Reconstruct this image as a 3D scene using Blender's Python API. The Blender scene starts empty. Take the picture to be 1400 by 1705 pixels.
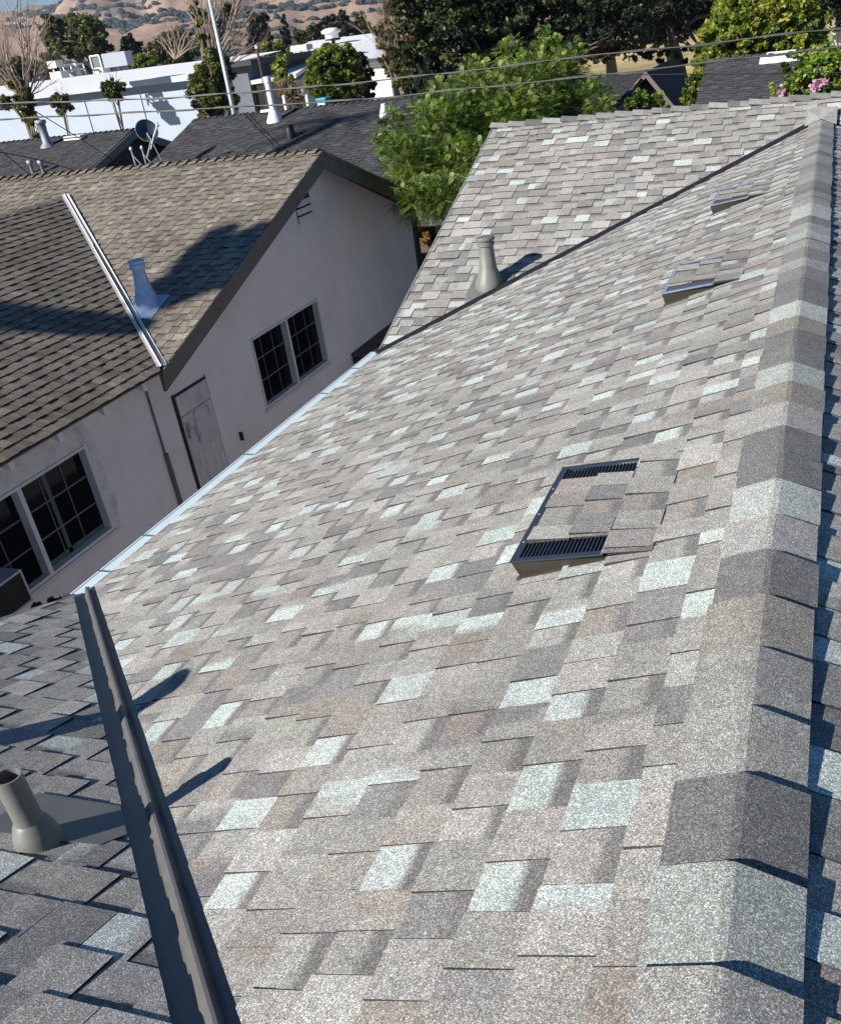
import bpy, math, random
import numpy as np
from mathutils import noise as mnoise, Vector

# ------------------------------------------------------------------ scene, camera, sky, sun
sc = bpy.context.scene
col = sc.collection
# frame: origin = camera, +Y = along the main ridge (away), +X = right, +Z = up, metres
F, CX, CY = 1565.457, 785.903, 1059.252
R = np.array([[0.94664735, 0.30403226, -0.10687925],
              [0.08188872, -0.54768692, -0.83266637],
              [-0.31169381, 0.77948921, -0.54336318]])   # columns: X, Y, Z seen by the lens (right, down, forward)
GZ = -5.75                                               # ground level

cam_d = bpy.data.cameras.new("camera")
cam = bpy.data.objects.new("camera", cam_d); col.objects.link(cam)
cam_d.sensor_fit = 'HORIZONTAL'; cam_d.sensor_width = 36
cam_d.lens = F / 1400 * 36
cam_d.shift_x = (700 - CX) / 1400
cam_d.shift_y = (CY - 852.5) / 1400
cam_d.clip_start = 0.05; cam_d.clip_end = 12000
from mathutils import Matrix
bR = Matrix([[R[0][i], -R[1][i], -R[2][i]] for i in range(3)])
cam.matrix_world = bR.to_4x4()
sc.camera = cam

SUN = Vector((0.545, 0.702, -0.454)).normalized()
w = bpy.data.worlds.new("World"); sc.world = w; w.use_nodes = True
nt = w.node_tree; nt.nodes.clear()
sky = nt.nodes.new('ShaderNodeTexSky'); sky.sky_type = 'NISHITA'; sky.sun_disc = False
sky.sun_elevation = math.asin(-SUN.z); sky.sun_rotation = math.atan2(-SUN.x, -SUN.y)
sky.air_density = 1.0; sky.dust_density = 0.0; sky.ozone_density = 3.0; sky.altitude = 1800
bg = nt.nodes.new('ShaderNodeBackground'); bg.inputs[1].default_value = 0.050
wo = nt.nodes.new('ShaderNodeOutputWorld')
hs = nt.nodes.new('ShaderNodeHueSaturation'); hs.inputs['Saturation'].default_value = 1.6
nt.links.new(sky.outputs[0], hs.inputs['Color']); nt.links.new(hs.outputs[0], bg.inputs[0]); nt.links.new(bg.outputs[0], wo.inputs[0])
sd = bpy.data.lights.new("sun", 'SUN'); sd.energy = 4.8; sd.angle = math.radians(0.55); sd.color = (1.0, 0.955, 0.88)
so = bpy.data.objects.new("sun", sd); col.objects.link(so)
so.rotation_euler = SUN.to_track_quat('-Z', 'Y').to_euler()
sc.view_settings.view_transform = 'Standard'; sc.view_settings.look = 'None'
sc.view_settings.exposure = 0.84; sc.view_settings.gamma = 1.0
try:
    sc.cycles.max_bounces = 5; sc.cycles.diffuse_bounces = 3; sc.cycles.glossy_bounces = 2
    sc.cycles.transparent_max_bounces = 8; sc.cycles.volume_bounces = 0
except Exception: pass

# ------------------------------------------------------------------ helpers
def ray(u, v):
    d = np.array([(u - CX) / F, (v - CY) / F, 1.0]); return R.T @ d
def pt(u, v, D):                      # a point D metres deep along the view
    return ray(u, v) * D
def hit(u, v, n, d):
    r = ray(u, v); return r * d / float(np.dot(n, r))
def hx(u, v, X): return hit(u, v, (1, 0, 0), X)
def hy(u, v, Y): return hit(u, v, (0, 1, 0), Y)
def hz(u, v, Z): return hit(u, v, (0, 0, 1), Z)

def props(o, label=None, cat=None, group=None, kind=None):
    if label: o['label'] = label
    if cat: o['category'] = cat
    if group: o['group'] = group
    if kind: o['kind'] = kind
    return o
def empty(name, loc, label, cat, group=None):
    o = bpy.data.objects.new(name, None); col.objects.link(o); o.location = tuple(loc); o.empty_display_size = .2
    return props(o, label, cat, group)

class MB:
    def __init__(s): s.v = []; s.f = []; s.c = []
    def face(s, pts, c=(1, 1, 1)):
        b = len(s.v); s.v += [tuple(p) for p in pts]; s.f.append(tuple(range(b, b + len(pts)))); s.c.append(c)
    def mesh(s, pts, faces, c=(1, 1, 1)):
        b = len(s.v); s.v += [tuple(p) for p in pts]
        for f in faces: s.f.append(tuple(b + i for i in f)); s.c.append(c)
    def box(s, a, b, c=(1, 1, 1)):
        x0, y0, z0 = np.minimum(a, b); x1, y1, z1 = np.maximum(a, b)
        s.mesh([(x0, y0, z0), (x1, y0, z0), (x1, y1, z0), (x0, y1, z0), (x0, y0, z1), (x1, y0, z1), (x1, y1, z1), (x0, y1, z1)],
               [(0, 3, 2, 1), (4, 5, 6, 7), (0, 1, 5, 4), (1, 2, 6, 5), (2, 3, 7, 6), (3, 0, 4, 7)], c)
    def hexa(s, lo, hi, c=(1, 1, 1)):           # two matching polygons -> closed prism
        n = len(lo); s.mesh(list(lo) + list(hi), [tuple(reversed(range(n))), tuple(range(n, 2 * n))] +
               [(i, (i + 1) % n, n + (i + 1) % n, n + i) for i in range(n)], c)
    def slab(s, poly, t, c=(1, 1, 1)):          # polygon thickened downwards by t along z
        s.hexa([(p[0], p[1], p[2] - t) for p in poly], [tuple(p) for p in poly], c)
    def tube(s, pts, r, seg=8, c=(1, 1, 1), cap=True):
        pts = [np.array(p, float) for p in pts]; n = len(pts)
        rr = [r] * n if np.isscalar(r) else list(r)
        base = len(s.v); up = None
        for i, p in enumerate(pts):
            d = pts[min(i + 1, n - 1)] - pts[max(i - 1, 0)]; d /= (np.linalg.norm(d) + 1e-12)
            if up is None:
                up = np.array([0, 0, 1.]) if abs(d[2]) < .9 else np.array([1., 0, 0])
            a = np.cross(d, up); a /= (np.linalg.norm(a) + 1e-12); b = np.cross(a, d); up = b
            for k in range(seg):
                t = 2 * math.pi * k / seg; s.v.append(tuple(p + rr[i] * (math.cos(t) * a + math.sin(t) * b)))
        for i in range(n - 1):
            for k in range(seg):
                q = base + i * seg
                s.f.append((q + k, q + (k + 1) % seg, q + seg + (k + 1) % seg, q + seg + k)); s.c.append(c)
        if cap:
            s.f.append(tuple(reversed(range(base, base + seg)))); s.c.append(c)
            s.f.append(tuple(range(base + (n - 1) * seg, base + n * seg))); s.c.append(c)
    def lathe(s, o, prof, seg=24, c=(1, 1, 1), axis=(0, 0, 1)):
        o = np.array(o, float); ax = np.array(axis, float); ax /= np.linalg.norm(ax)
        a = np.cross(ax, (0, 1, 0)); a /= np.linalg.norm(a); b = np.cross(ax, a)
        base = len(s.v)
        for (r, z) in prof:
            for k in range(seg):
                t = 2 * math.pi * k / seg; s.v.append(tuple(o + ax * z + r * (math.cos(t) * a + math.sin(t) * b)))
        for i in range(len(prof) - 1):
            for k in range(seg):
                q = base + i * seg; s.f.append((q + k, q + (k + 1) % seg, q + seg + (k + 1) % seg, q + seg + k)); s.c.append(c)
    def build(s, name, mat, parent=None, smooth=False, origin=None):
        me = bpy.data.meshes.new(name); v = s.v
        off = np.zeros(3)
        if parent is not None: off = np.array(parent_world(parent))
        elif origin is not None: off = np.array(origin, float)
        va = np.array(v, float) - off
        me.from_pydata([tuple(p) for p in va], [], s.f)
        if any(cc != (1, 1, 1) for cc in s.c[:50] + s.c[-50:]):
            at = me.color_attributes.new("Col", 'FLOAT_COLOR', 'CORNER')
            arr = []
            for f, cc in zip(s.f, s.c):
                if isinstance(cc, list):
                    for q in cc: arr += [q[0], q[1], q[2], 1.0]
                else: arr += [cc[0], cc[1], cc[2], 1.0] * len(f)
            at.data.foreach_set('color', arr)
        if smooth:
            me.polygons.foreach_set('use_smooth', [True] * len(me.polygons))
        me.materials.append(mat)
        o = bpy.data.objects.new(name, me); col.objects.link(o)
        if parent is not None: o.parent = parent
        elif origin is not None: o.location = tuple(off)
        return o
def parent_world(o):
    p = np.zeros(3)
    while o is not None:
        p = p + np.array(o.location); o = o.parent
    return p

def auto_smooth(o, deg=35):
    me = o.data
    me.polygons.foreach_set('use_smooth', [True] * len(me.polygons))
    try: me.set_sharp_from_angle(angle=math.radians(deg))
    except Exception: pass
    return o

# ------------------------------------------------------------------ materials
def newmat(name):
    m = bpy.data.materials.new(name); m.use_nodes = True; n = m.node_tree
    b = n.nodes.get('Principled BSDF'); return m, n, b
def N(n, t, **kw):
    x = n.nodes.new(t)
    for k, v in kw.items():
        if isinstance(k, str) and hasattr(x, k): setattr(x, k, v)
    return x
def mixc(n, a, b, fac, mode='MIX'):
    m = n.nodes.new('ShaderNodeMix'); m.data_type = 'RGBA'; m.blend_type = mode
    for k, val in ((0, fac), (6, a), (7, b)):
        if isinstance(val, bpy.types.NodeSocket): n.links.new(val, m.inputs[k])
        elif k == 0: m.inputs[0].default_value = val
        else: m.inputs[k].default_value = (*val, 1)
    return m.outputs[2]
def ramp(n, src, stops):
    r = n.nodes.new('ShaderNodeValToRGB'); n.links.new(src, r.inputs[0])
    els = r.color_ramp.elements
    while len(els) > 1: els.remove(els[-1])
    els[0].position = stops[0][0]; c = stops[0][1]; els[0].color = (c, c, c, 1) if np.isscalar(c) else (*c, 1)
    for p, c in stops[1:]:
        e = els.new(p); e.color = (c, c, c, 1) if np.isscalar(c) else (*c, 1)
    return r.outputs[0]
def tex(n, kind, scale, detail=2, rough=.5, stretch=None):
    tc = n.nodes.new('ShaderNodeNewGeometry'); src = tc.outputs['Position']
    if stretch:
        mp = n.nodes.new('ShaderNodeMapping'); n.links.new(src, mp.inputs[0]); mp.inputs['Scale'].default_value = stretch; src = mp.outputs[0]
    if kind == 'noise':
        x = n.nodes.new('ShaderNodeTexNoise'); x.inputs['Scale'].default_value = scale; x.inputs['Detail'].default_value = detail
        x.inputs['Roughness'].default_value = rough; n.links.new(src, x.inputs[0]); return x.outputs[0]
    if kind == 'vor':
        x = n.nodes.new('ShaderNodeTexVoronoi'); x.inputs['Scale'].default_value = scale; n.links.new(src, x.inputs[0]); return x
def plain(name, c, rough=.6, metal=0, spec=.5, nscale=None, namt=.15, bump=0, bscale=60, streak=False):
    m, n, b = newmat(name)
    b.inputs['Roughness'].default_value = rough; b.inputs['Metallic'].default_value = metal
    b.inputs['Specular IOR Level'].default_value = spec
    if nscale:
        s = tex(n, 'noise', nscale, 5, .6, stretch=(1, 1, .25) if streak else None)
        f = ramp(n, s, [(.3, 1 - namt), (.7, 1 + namt)])
        n.links.new(mixc(n, c, f, 1.0, 'MULTIPLY'), b.inputs['Base Color'])
    else: b.inputs['Base Color'].default_value = (*c, 1)
    if bump:
        s2 = tex(n, 'noise', bscale, 4, .6); bm = n.nodes.new('ShaderNodeBump'); bm.inputs['Strength'].default_value = bump
        bm.inputs['Distance'].default_value = .01; n.links.new(s2, bm.inputs['Height']); n.links.new(bm.outputs[0], b.inputs['Normal'])
    return m

def shingle_mat(name, grain=500, contrast=.92, wear=.12, tint=(1, 1, 1), bump=.5):
    m, n, b = newmat(name)
    a = n.nodes.new('ShaderNodeAttribute'); a.attribute_name = 'Col'
    v = tex(n, 'vor', grain)                        # mineral granules: one tone per cell
    sep = n.nodes.new('ShaderNodeSeparateColor'); n.links.new(v.outputs['Color'], sep.inputs[0])
    g = ramp(n, sep.outputs[0], [(0.0, 1 - .62 * contrast), (.30, 1 - .38 * contrast), (.60, 1.0), (.82, 1 + .45 * contrast), (.93, 1 + .95 * contrast), (1.0, 1 + 1.7 * contrast)])
    c1 = mixc(n, a.outputs['Color'], g, 1.0, 'MULTIPLY')
    c1 = mixc(n, c1, ramp(n, sep.outputs[2], [(0, (1.10, .98, .88)), (.5, (1, 1, 1)), (1, (.92, 1.0, 1.07))]), 1.0, 'MULTIPLY')
    mid = tex(n, 'noise', 26, 5, .75)
    c2 = mixc(n, c1, ramp(n, mid, [(.3, .82), (.5, 1.0), (.7, 1.17)]), 1.0, 'MULTIPLY')
    c2 = mixc(n, c2, ramp(n, tex(n, 'noise', 5.5, 6, .75), [(.27, .74), (.37, 1.0), (.66, 1.0), (.78, 1.14)]), 1.0, 'MULTIPLY')
    big = tex(n, 'noise', 1.3, 4, .6)
    c3 = mixc(n, c2, ramp(n, big, [(.3, 1 - wear), (.7, 1 + wear)]), 1.0, 'MULTIPLY')
    c4 = mixc(n, c3, tint, 1.0, 'MULTIPLY')
    n.links.new(c4, b.inputs['Base Color'])
    b.inputs['Roughness'].default_value = .85; b.inputs['Specular IOR Level'].default_value = .35
    bm = n.nodes.new('ShaderNodeBump'); bm.inputs['Strength'].default_value = bump; bm.inputs['Distance'].default_value = .0016
    n.links.new(sep.outputs[1], bm.inputs['Height']); n.links.new(bm.outputs[0], b.inputs['Normal'])
    return m

def leaf_mat(name, rough=.5, trans=.35, hue=(1, 1, 1)):
    m, n, b = newmat(name)
    a = n.nodes.new('ShaderNodeAttribute'); a.attribute_name = 'Col'
    c = mixc(n, a.outputs['Color'], hue, 1.0, 'MULTIPLY')
    n.links.new(c, b.inputs['Base Color']); b.inputs['Roughness'].default_value = rough
    b.inputs['Specular IOR Level'].default_value = .4
    tr = n.nodes.new('ShaderNodeBsdfTranslucent')
    n.links.new(mixc(n, c, (1.3, 1.35, .6), 1.0, 'MULTIPLY'), tr.inputs[0])
    mx = n.nodes.new('ShaderNodeMixShader'); mx.inputs[0].default_value = trans
    out = n.nodes.get('Material Output')
    n.links.new(b.outputs[0], mx.inputs[1]); n.links.new(tr.outputs[0], mx.inputs[2]); n.links.new(mx.outputs[0], out.inputs[0])
    return m

M_NEW = shingle_mat('granule_shingle', tint=(.99, 1.0, .985))
M_CAP = shingle_mat('granule_ridge_shingle', contrast=.9)
M_OLD = shingle_mat('weathered_brown_shingle', grain=300, contrast=.75, wear=.22)
M_DARK = shingle_mat('charcoal_shingle', grain=160, contrast=.6, wear=.18)
M_DECK = plain('roof_deck_felt', (.03, .03, .032), .9)
M_VALLEY = plain('painted_valley_steel', (.115, .11, .105), .42, 0.0, .6, nscale=9, namt=.18, bump=.03, bscale=25)
M_VALLEYD = plain('black_valley_steel', (.028, .028, .03), .4, 0.0, .5, nscale=9, namt=.2)
M_GUTTER = plain('white_gutter_paint', (.60, .70, .72), .35, nscale=6, namt=.05)
M_STRAP = plain('gutter_strap_steel', (.12, .2, .24), .4, .4)
M_PIPE = plain('grey_pipe_paint', (.155, .158, .142), .5, nscale=14, namt=.1, bump=.06, bscale=30)
M_PIPEIN = plain('pipe_inside', (.16, .12, .10), .8)
M_BLUEPIPE = plain('weathered_zinc_paint', (.38, .49, .66), .5, .05, nscale=16, namt=.16, bump=.05)
M_VENT = plain('black_vent_plastic', (.03, .038, .055), .42, 0, .5)
M_VENTS = plain('vent_flashing_brown', (.05, .043, .035), .5, 0, .5, nscale=8, namt=.15)
M_STUCCO, _n, _b = newmat('pink_white_stucco')
_c = ramp(_n, tex(_n, 'noise', 1.1, 6, .62), [(.28, (.60, .56, .575)), (.5, (.68, .625, .635)), (.72, (.73, .67, .675))])
_c = mixc(_n, _c, ramp(_n, tex(_n, 'noise', 7.0, 5, .7, stretch=(1, 1, .35)), [(.26, .91), (.42, 1.0), (.7, 1.03)]), 1.0, 'MULTIPLY')
_n.links.new(_c, _b.inputs['Base Color']); _b.inputs['Roughness'].default_value = .95
_bm = _n.nodes.new('ShaderNodeBump'); _bm.inputs['Strength'].default_value = .6; _bm.inputs['Distance'].default_value = .01
_n.links.new(tex(_n, 'noise', 40, 6, .7), _bm.inputs['Height']); _n.links.new(_bm.outputs[0], _b.inputs['Normal'])
M_BARGE = plain('dark_brown_trim_paint', (.105, .092, .082), .6, nscale=5, namt=.15)
M_WFRAME = plain('white_window_vinyl', (.55, .55, .56), .5)
M_MUNTIN = plain('window_grille', (.11, .11, .105), .6)
M_GLASS = plain('dark_window_glass', (.004, .005, .008), .05, 0, .12)
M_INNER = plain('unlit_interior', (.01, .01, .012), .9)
M_CURTAIN = plain('green_curtain_cloth', (.05, .10, .08), .8)
M_DOOR = plain('boarded_door_paint', (.50, .475, .485), .85, nscale=11, namt=.22, bump=.2, streak=True)
M_WHITE = plain('white_metal_paint', (.72, .72, .70), .45, nscale=5, namt=.06)
M_CREAM = plain('cream_valley_steel', (.74, .72, .66), .35, .1, nscale=4, namt=.08)
M_DKLINE = plain('dark_seam', (.02, .02, .02), .8)
M_BLACK = plain('black_grille_and_shade', (.012, .013, .016), .5)
M_GREYMET = plain('grey_steel', (.38, .40, .42), .4, .5)
M_BLUEGREY = plain('blue_grey_metal_and_sky_sheen', (.22, .25, .31), .45, nscale=10, namt=.15)
M_CABLE = plain('aluminium_cable', (.08, .078, .074), .5, .2, nscale=30, namt=.3)
M_CABLED = plain('black_cable', (.012, .012, .013), .6)
M_BARK = plain('bark', (.13, .10, .075), .9, nscale=14, namt=.3, bump=.5, bscale=20)
M_BARKL = plain('pale_bark', (.34, .29, .24), .9, nscale=14, namt=.25, bump=.4, bscale=20)
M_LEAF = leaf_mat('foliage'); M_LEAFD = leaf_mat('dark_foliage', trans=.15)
M_WROOF = plain('white_roof_coating', (.80, .79, .77), .6, nscale=.8, namt=.05)
M_BWALL = plain('pale_blue_white_wall', (.37, .42, .49), .8, nscale=.5, namt=.05)
M_GWALL = plain('slate_grey_wall', (.13, .14, .17), .85, nscale=1, namt=.12)
M_WOODD = plain('dark_weathered_wood', (.07, .05, .04), .85, nscale=6, namt=.3, bump=.3)
M_HOUSEW = plain('plum_brown_siding', (.085, .06, .058), .8, nscale=2, namt=.15)
M_TRIMG = plain('grey_green_trim', (.16, .19, .18), .6)

# ------------------------------------------------------------------ shingle generator
PAL_NEW = dict(base=(.312, .297, .274), dark=(.226, .216, .213), brown=(.286, .256, .230), light=(.455, .497, .474), mid=(.365, .350, .328), band=(.185, .175, .172))
PAL_CAP = dict(base=(.262, .258, .240), dark=(.165, .164, .160), brown=(.228, .217, .190), light=(.345, .368, .340), mid=(.285, .281, .264), band=(.12, .118, .115))
W_NEW = [('base', .32), ('dark', .16), ('brown', .11), ('light', .25), ('mid', .16)]
PAL_OLD = dict(base=(.195, .172, .139), dark=(.148, .130, .107), brown=(.170, .140, .110), light=(.258, .230, .182), mid=(.222, .197, .157), band=(.10, .088, .075))
W_OLD = [('base', .46), ('dark', .13), ('brown', .13), ('light', .10), ('mid', .18)]
PAL_DK = dict(base=(.055, .054, .058), dark=(.040, .040, .044), brown=(.062, .059, .06), light=(.078, .077, .08), mid=(.066, .065, .069), band=(.032, .032, .035))
def pick(W, rnd):
    r = rnd.random() * sum(a for _, a in W)
    for k, a in W:
        r -= a
        if r <= 0: return k
    return W[0][0]
def clip_poly(poly, hp):
    for (A, B, C) in hp:
        out = []; n = len(poly)
        for i in range(n):
            p, q = poly[i], poly[(i + 1) % n]
            dp = A * p[0] + B * p[1] + C; dq = A * q[0] + B * q[1] + C
            if dp >= 0: out.append(p)
            if (dp >= 0) != (dq >= 0):
                t = dp / (dp - dq); out.append((p[0] + t * (q[0] - p[0]), p[1] + t * (q[1] - p[1])))
        poly = out
        if len(poly) < 3: return None
    return poly
def shingles(mb, O, U, V, nc, ur, clips, pal, W, seed=1, e=.143, th=.0115, tg=.0055, tabs=((.10, .165), (.085, .145)), slot=1):
    """rows of laminated shingles on the plane O + u U + v V; clips are plan half planes A x + B y + C >= 0"""
    rnd = random.Random(seed)
    O = np.array(O, float); U = np.array(U, float); V = np.array(V, float); U /= np.linalg.norm(U); V /= np.linalg.norm(V)
    Nn = np.cross(U, V);  Nn = Nn if Nn[2] > 0 else -Nn
    hp = []
    for (A, B, C) in clips:
        hp.append((A * U[0] + B * U[1], A * V[0] + B * V[1], A * O[0] + B * O[1] + C))
    def put(poly, v0, hb, ht, c, lift=0, skew=0):
        poly = clip_poly(poly, hp)
        if not poly: return
        top = []; bot = []
        for (u, v) in poly:
            f = min(max((v - v0) / e, 0), 1.15); h = hb + (ht - hb) * f + lift * (1 - f)
            q = O + U * u + V * v; top.append(q + Nn * h); bot.append(q + Nn * (-.002))
        mb.face(top, [tuple(c(u, v)) for (u, v) in poly] if callable(c) else c)
        if callable(c): c = c(*poly[0])
        n = len(poly)
        for i in range(n):
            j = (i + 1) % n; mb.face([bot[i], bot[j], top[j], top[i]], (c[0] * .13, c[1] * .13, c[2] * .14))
    def ccw(p):
        return True
    prev = []; cur = []
    for i in range(nc):
        prev, cur = cur, []
        v0 = i * e; u = ur[0] - rnd.random() * .3; tooth = rnd.random() < .5; last = None
        while u < ur[1]:
            a, b = tabs[0] if tooth else tabs[1]
            wd = rnd.uniform(a, b)
            key = pick(W, rnd)
            if key == 'light' and last == 'light' and rnd.random() < .92: key = 'base'
            if key == 'light' and any(abs(u + wd / 2 - q) < .13 for q in prev) and rnd.random() < .85: key = 'mid'
            if key == 'light': cur.append(u + wd / 2)
            last = key
            k = rnd.uniform(.88, 1.13); c = tuple(x * k * rnd.uniform(.985, 1.015) for x in pal[key])
            u1 = u + wd; jb = rnd.uniform(-.0025, .0025)
            g0, g1 = (0, .0032) if slot > 0 else (.0032, 0)
            va, vb = v0 + jb, v0 + e + .012
            if tooth:
                hb = th + rnd.uniform(-.001, .002); lift = rnd.random() ** 6 * .004
                if rnd.random() < .5:                      # tone drifts across one tab
                    key2 = pick(W, rnd); key2 = 'base' if (key2 == 'light') != (key == 'light') and rnd.random() < .5 else key2
                    k2 = rnd.uniform(.9, 1.1); c2 = tuple(x * k2 for x in pal[key2]); m_ = u + wd * rnd.uniform(.35, .65); sl = rnd.uniform(-.25, .25); wf = rnd.uniform(.012, .04)
                    def cf(uu, vv, c=c, c2=c2, m_=m_, sl=sl, wf=wf, v0=v0):
                        t = min(max((uu - m_ + (vv - v0) * sl) / wf + .5, 0), 1); return tuple(a_ * (1 - t) + b_ * t for a_, b_ in zip(c, c2))
                    xs_ = [u + g0, m_ - wf / 2, m_ + wf / 2, u1 - g1]
                    for q in range(3): put([(xs_[q], va), (xs_[q + 1], va), (xs_[q + 1], vb), (xs_[q], vb)], v0, hb, .004, cf, lift)
                else: put([(u + g0, va), (u1 - g1, va), (u1 - g1, vb), (u + g0, vb)], v0, hb, .004, c, lift)
            else:
                hb = tg; sp = v0 + e * rnd.uniform(.66, .78)
                d = tuple(x * k for x in pal['band'])
                if rnd.random() < .82:
                    sa, sb = sp - .014, sp + .010
                    put([(u, va), (u1, va), (u1, sa), (u, sa)], v0, hb, .0015, c)
                    put([(u, sa), (u1, sa), (u1, sb), (u, sb)], v0, hb, .0015, lambda uu, vv: tuple(a_ + (b_ - a_) * min(max((vv - sa) / (sb - sa), 0), 1) for a_, b_ in zip(c, d)))
                    put([(u, sb), (u1, sb), (u1, vb), (u, vb)], v0, hb, .0015, d)
                else: put([(u, va), (u1, va), (u1, vb), (u, vb)], v0, hb, .0015, c)
            u = u1; tooth = not tooth
            if not tooth and rnd.random() < .14: tooth = True          # two teeth butted together
    return O, U, V, Nn
def ridge_caps(mb, P0, D, n, pitch, pal, seed=3, hw=.122, ex=.215, W=None, lo=.006, hi=.024, th=.007, first=None):
    """n bent cap shingles starting at P0 going along D (unit, level); each one's raised butt faces +D"""
    rnd = random.Random(seed); P0 = np.array(P0, float); D = np.array(D, float); S = np.array([D[1], -D[0], 0.])
    prof = [-1, -.6, -.22, -.07, .07, .22, .6, 1]
    W = W or [('base', .34), ('dark', .36), ('brown', .07), ('light', .11), ('mid', .12)]
    for k in range(n):
        s0 = k * ex - .02 + rnd.uniform(-.007, .007); s1 = s0 + ex + .045; hi_ = hi + rnd.uniform(-.003, .005)
        sk = rnd.uniform(-.006, .006); side = rnd.uniform(-.005, .005)
        keyA, keyB = pick(W, rnd), pick(W, rnd)
        if first: keyA, keyB = first.get(k, (keyA, keyB))
        cut = rnd.choice([9, 9, 9, 9, 2]); ca = rnd.uniform(.9, 1.1)
        rings = []
        ns = 4
        for j in range(ns + 1):
            f = j / ns; s = s0 + (s1 - s0) * f; h = lo + (hi_ - lo) * f
            top = []; bot = []
            for x in prof:
                xx = x * hw + side
                z = -max(abs(xx) - .007, 0) * pitch + h + (.0 if abs(x) < .9 else -.001)
                q = P0 + D * (s + sk * x) + S * xx
                top.append(q + np.array([0, 0, z])); bot.append(q + np.array([0, 0, z - th]))
            rings.append((top, bot))
        for j in range(ns):
            (t0, b0), (t1, b1) = rings[j], rings[j + 1]
            for i in range(len(prof) - 1):
                key = keyA if (j < cut) else keyB
                c = tuple(x * ca for x in pal[key])
                mb.face([t0[i], t0[i + 1], t1[i + 1], t1[i]], c)
                mb.face([b0[i], b1[i], b1[i + 1], b0[i + 1]], pal['band'])
            for i in (0, len(prof) - 1): mb.face([t0[i], t1[i], b1[i], b0[i]], pal['band'])
        t1, b1 = rings[-1]
        for i in range(len(prof) - 1): mb.face([t1[i], t1[i + 1], b1[i + 1], b1[i]], pal['band'])
def valley_metal(mb, P0, P1, g, wl, wr, rib=.026, rw=.02, z0=.001, th=.0012):
    """W valley: V of two flanges with an upright rib; wl/wr are plan half widths, g = rise of the flanges across the valley"""
    P0 = np.array(P0, float); P1 = np.array(P1, float); d = P1 - P0; L = math.hypot(d[0], d[1])
    Wd = np.array([d[1], -d[0], 0.]) / L
    offs = [(-wl, wl * g), (-rw - .006, (rw + .006) * g), (-rw, rw * g + .004), (-.004, rib), (.004, rib), (rw, rw * g + .004), (rw + .006, (rw + .006) * g), (wr, wr * g)]
    n = 14
    pts = []
    for k in range(n + 1):
        p = P0 + d * k / n; wv = .0003 * math.sin(k * 2.1)
        for (o, z) in offs: pts.append(p + Wd * (o + wv) + np.array([0, 0, z + z0]))
    m = len(offs); faces = []
    for k in range(n):
        for i in range(m - 1): faces.append((k * m + i, k * m + i + 1, (k + 1) * m + i + 1, (k + 1) * m + i))
    b = len(pts); pts2 = [p - np.array([0, 0, th]) for p in pts]
    faces2 = [tuple(b + i for i in reversed(f)) for f in faces]
    rim = []
    for k in range(n):
        for i in (0, m - 1): rim.append((k * m + i, (k + 1) * m + i, b + (k + 1) * m + i, b + k * m + i))
    for i in range(m - 1):
        rim.append((i, i + 1, b + i + 1, b + i)); q = n * m; rim.append((q + i, q + i + 1, b + q + i + 1, b + q + i))
    mb.mesh(pts + pts2, faces + faces2 + rim)

# ================================================================== GROUND AND SETTING
def ground():
    m, n, b = newmat('dry_soil_and_paving')
    a = tex(n, 'noise', .05, 6, .6); f = tex(n, 'noise', 3.0, 5, .7)
    c = ramp(n, a, [(.35, (.20, .16, .11)), (.5, (.15, .14, .12)), (.62, (.24, .20, .13))])
    c = mixc(n, c, ramp(n, f, [(.3, .75), (.7, 1.2)]), 1.0, 'MULTIPLY')
    n.links.new(c, b.inputs['Base Color']); b.inputs['Roughness'].default_value = .95
    mb = MB(); Rr = 5200
    mb.face([(-Rr, -400, GZ), (Rr, -400, GZ), (Rr, Rr, GZ), (-Rr, Rr, GZ)])
    props(mb.build('ground', m), kind='structure')
    # paved side yard between the two houses
    mp = plain('side_yard_concrete', (.05, .05, .055), .9, nscale=2, namt=.2, bump=.1)
    mb = MB(); mb.box((-7.5, -6, GZ), (-3.5, 22, GZ + .03)); props(mb.build('side_yard_path', mp), kind='structure')
    # dry grass field
    m, n, b = newmat('dry_golden_grass')
    f = tex(n, 'noise', 1.6, 6, .7); g = tex(n, 'noise', .12, 4, .6)
    c = ramp(n, f, [(.25, (.22, .16, .07)), (.5, (.50, .38, .16)), (.75, (.66, .52, .25))])
    c = mixc(n, c, ramp(n, g, [(.35, .6), (.6, 1.1)]), 1.0, 'MULTIPLY')
    n.links.new(c, b.inputs['Base Color']); b.inputs['Roughness'].default_value = .95
    mb = MB(); rnd = random.Random(5); nx, ny = 60, 40
    x0, x1, y0, y1 = -40, 60, 52, 190
    for i in range(nx):
        for j in range(ny):
            P = []
            for (a_, b_) in ((i, j), (i + 1, j), (i + 1, j + 1), (i, j + 1)):
                x = x0 + (x1 - x0) * a_ / nx; y = y0 + (y1 - y0) * b_ / ny
                P.append((x, y, GZ + .02 + .22 * (mnoise.noise(Vector((x * .11, y * .11, 0))) + .5)))
            mb.face(P)
    props(mb.build('dry_grass_field', m), kind='structure')
ground()

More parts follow.
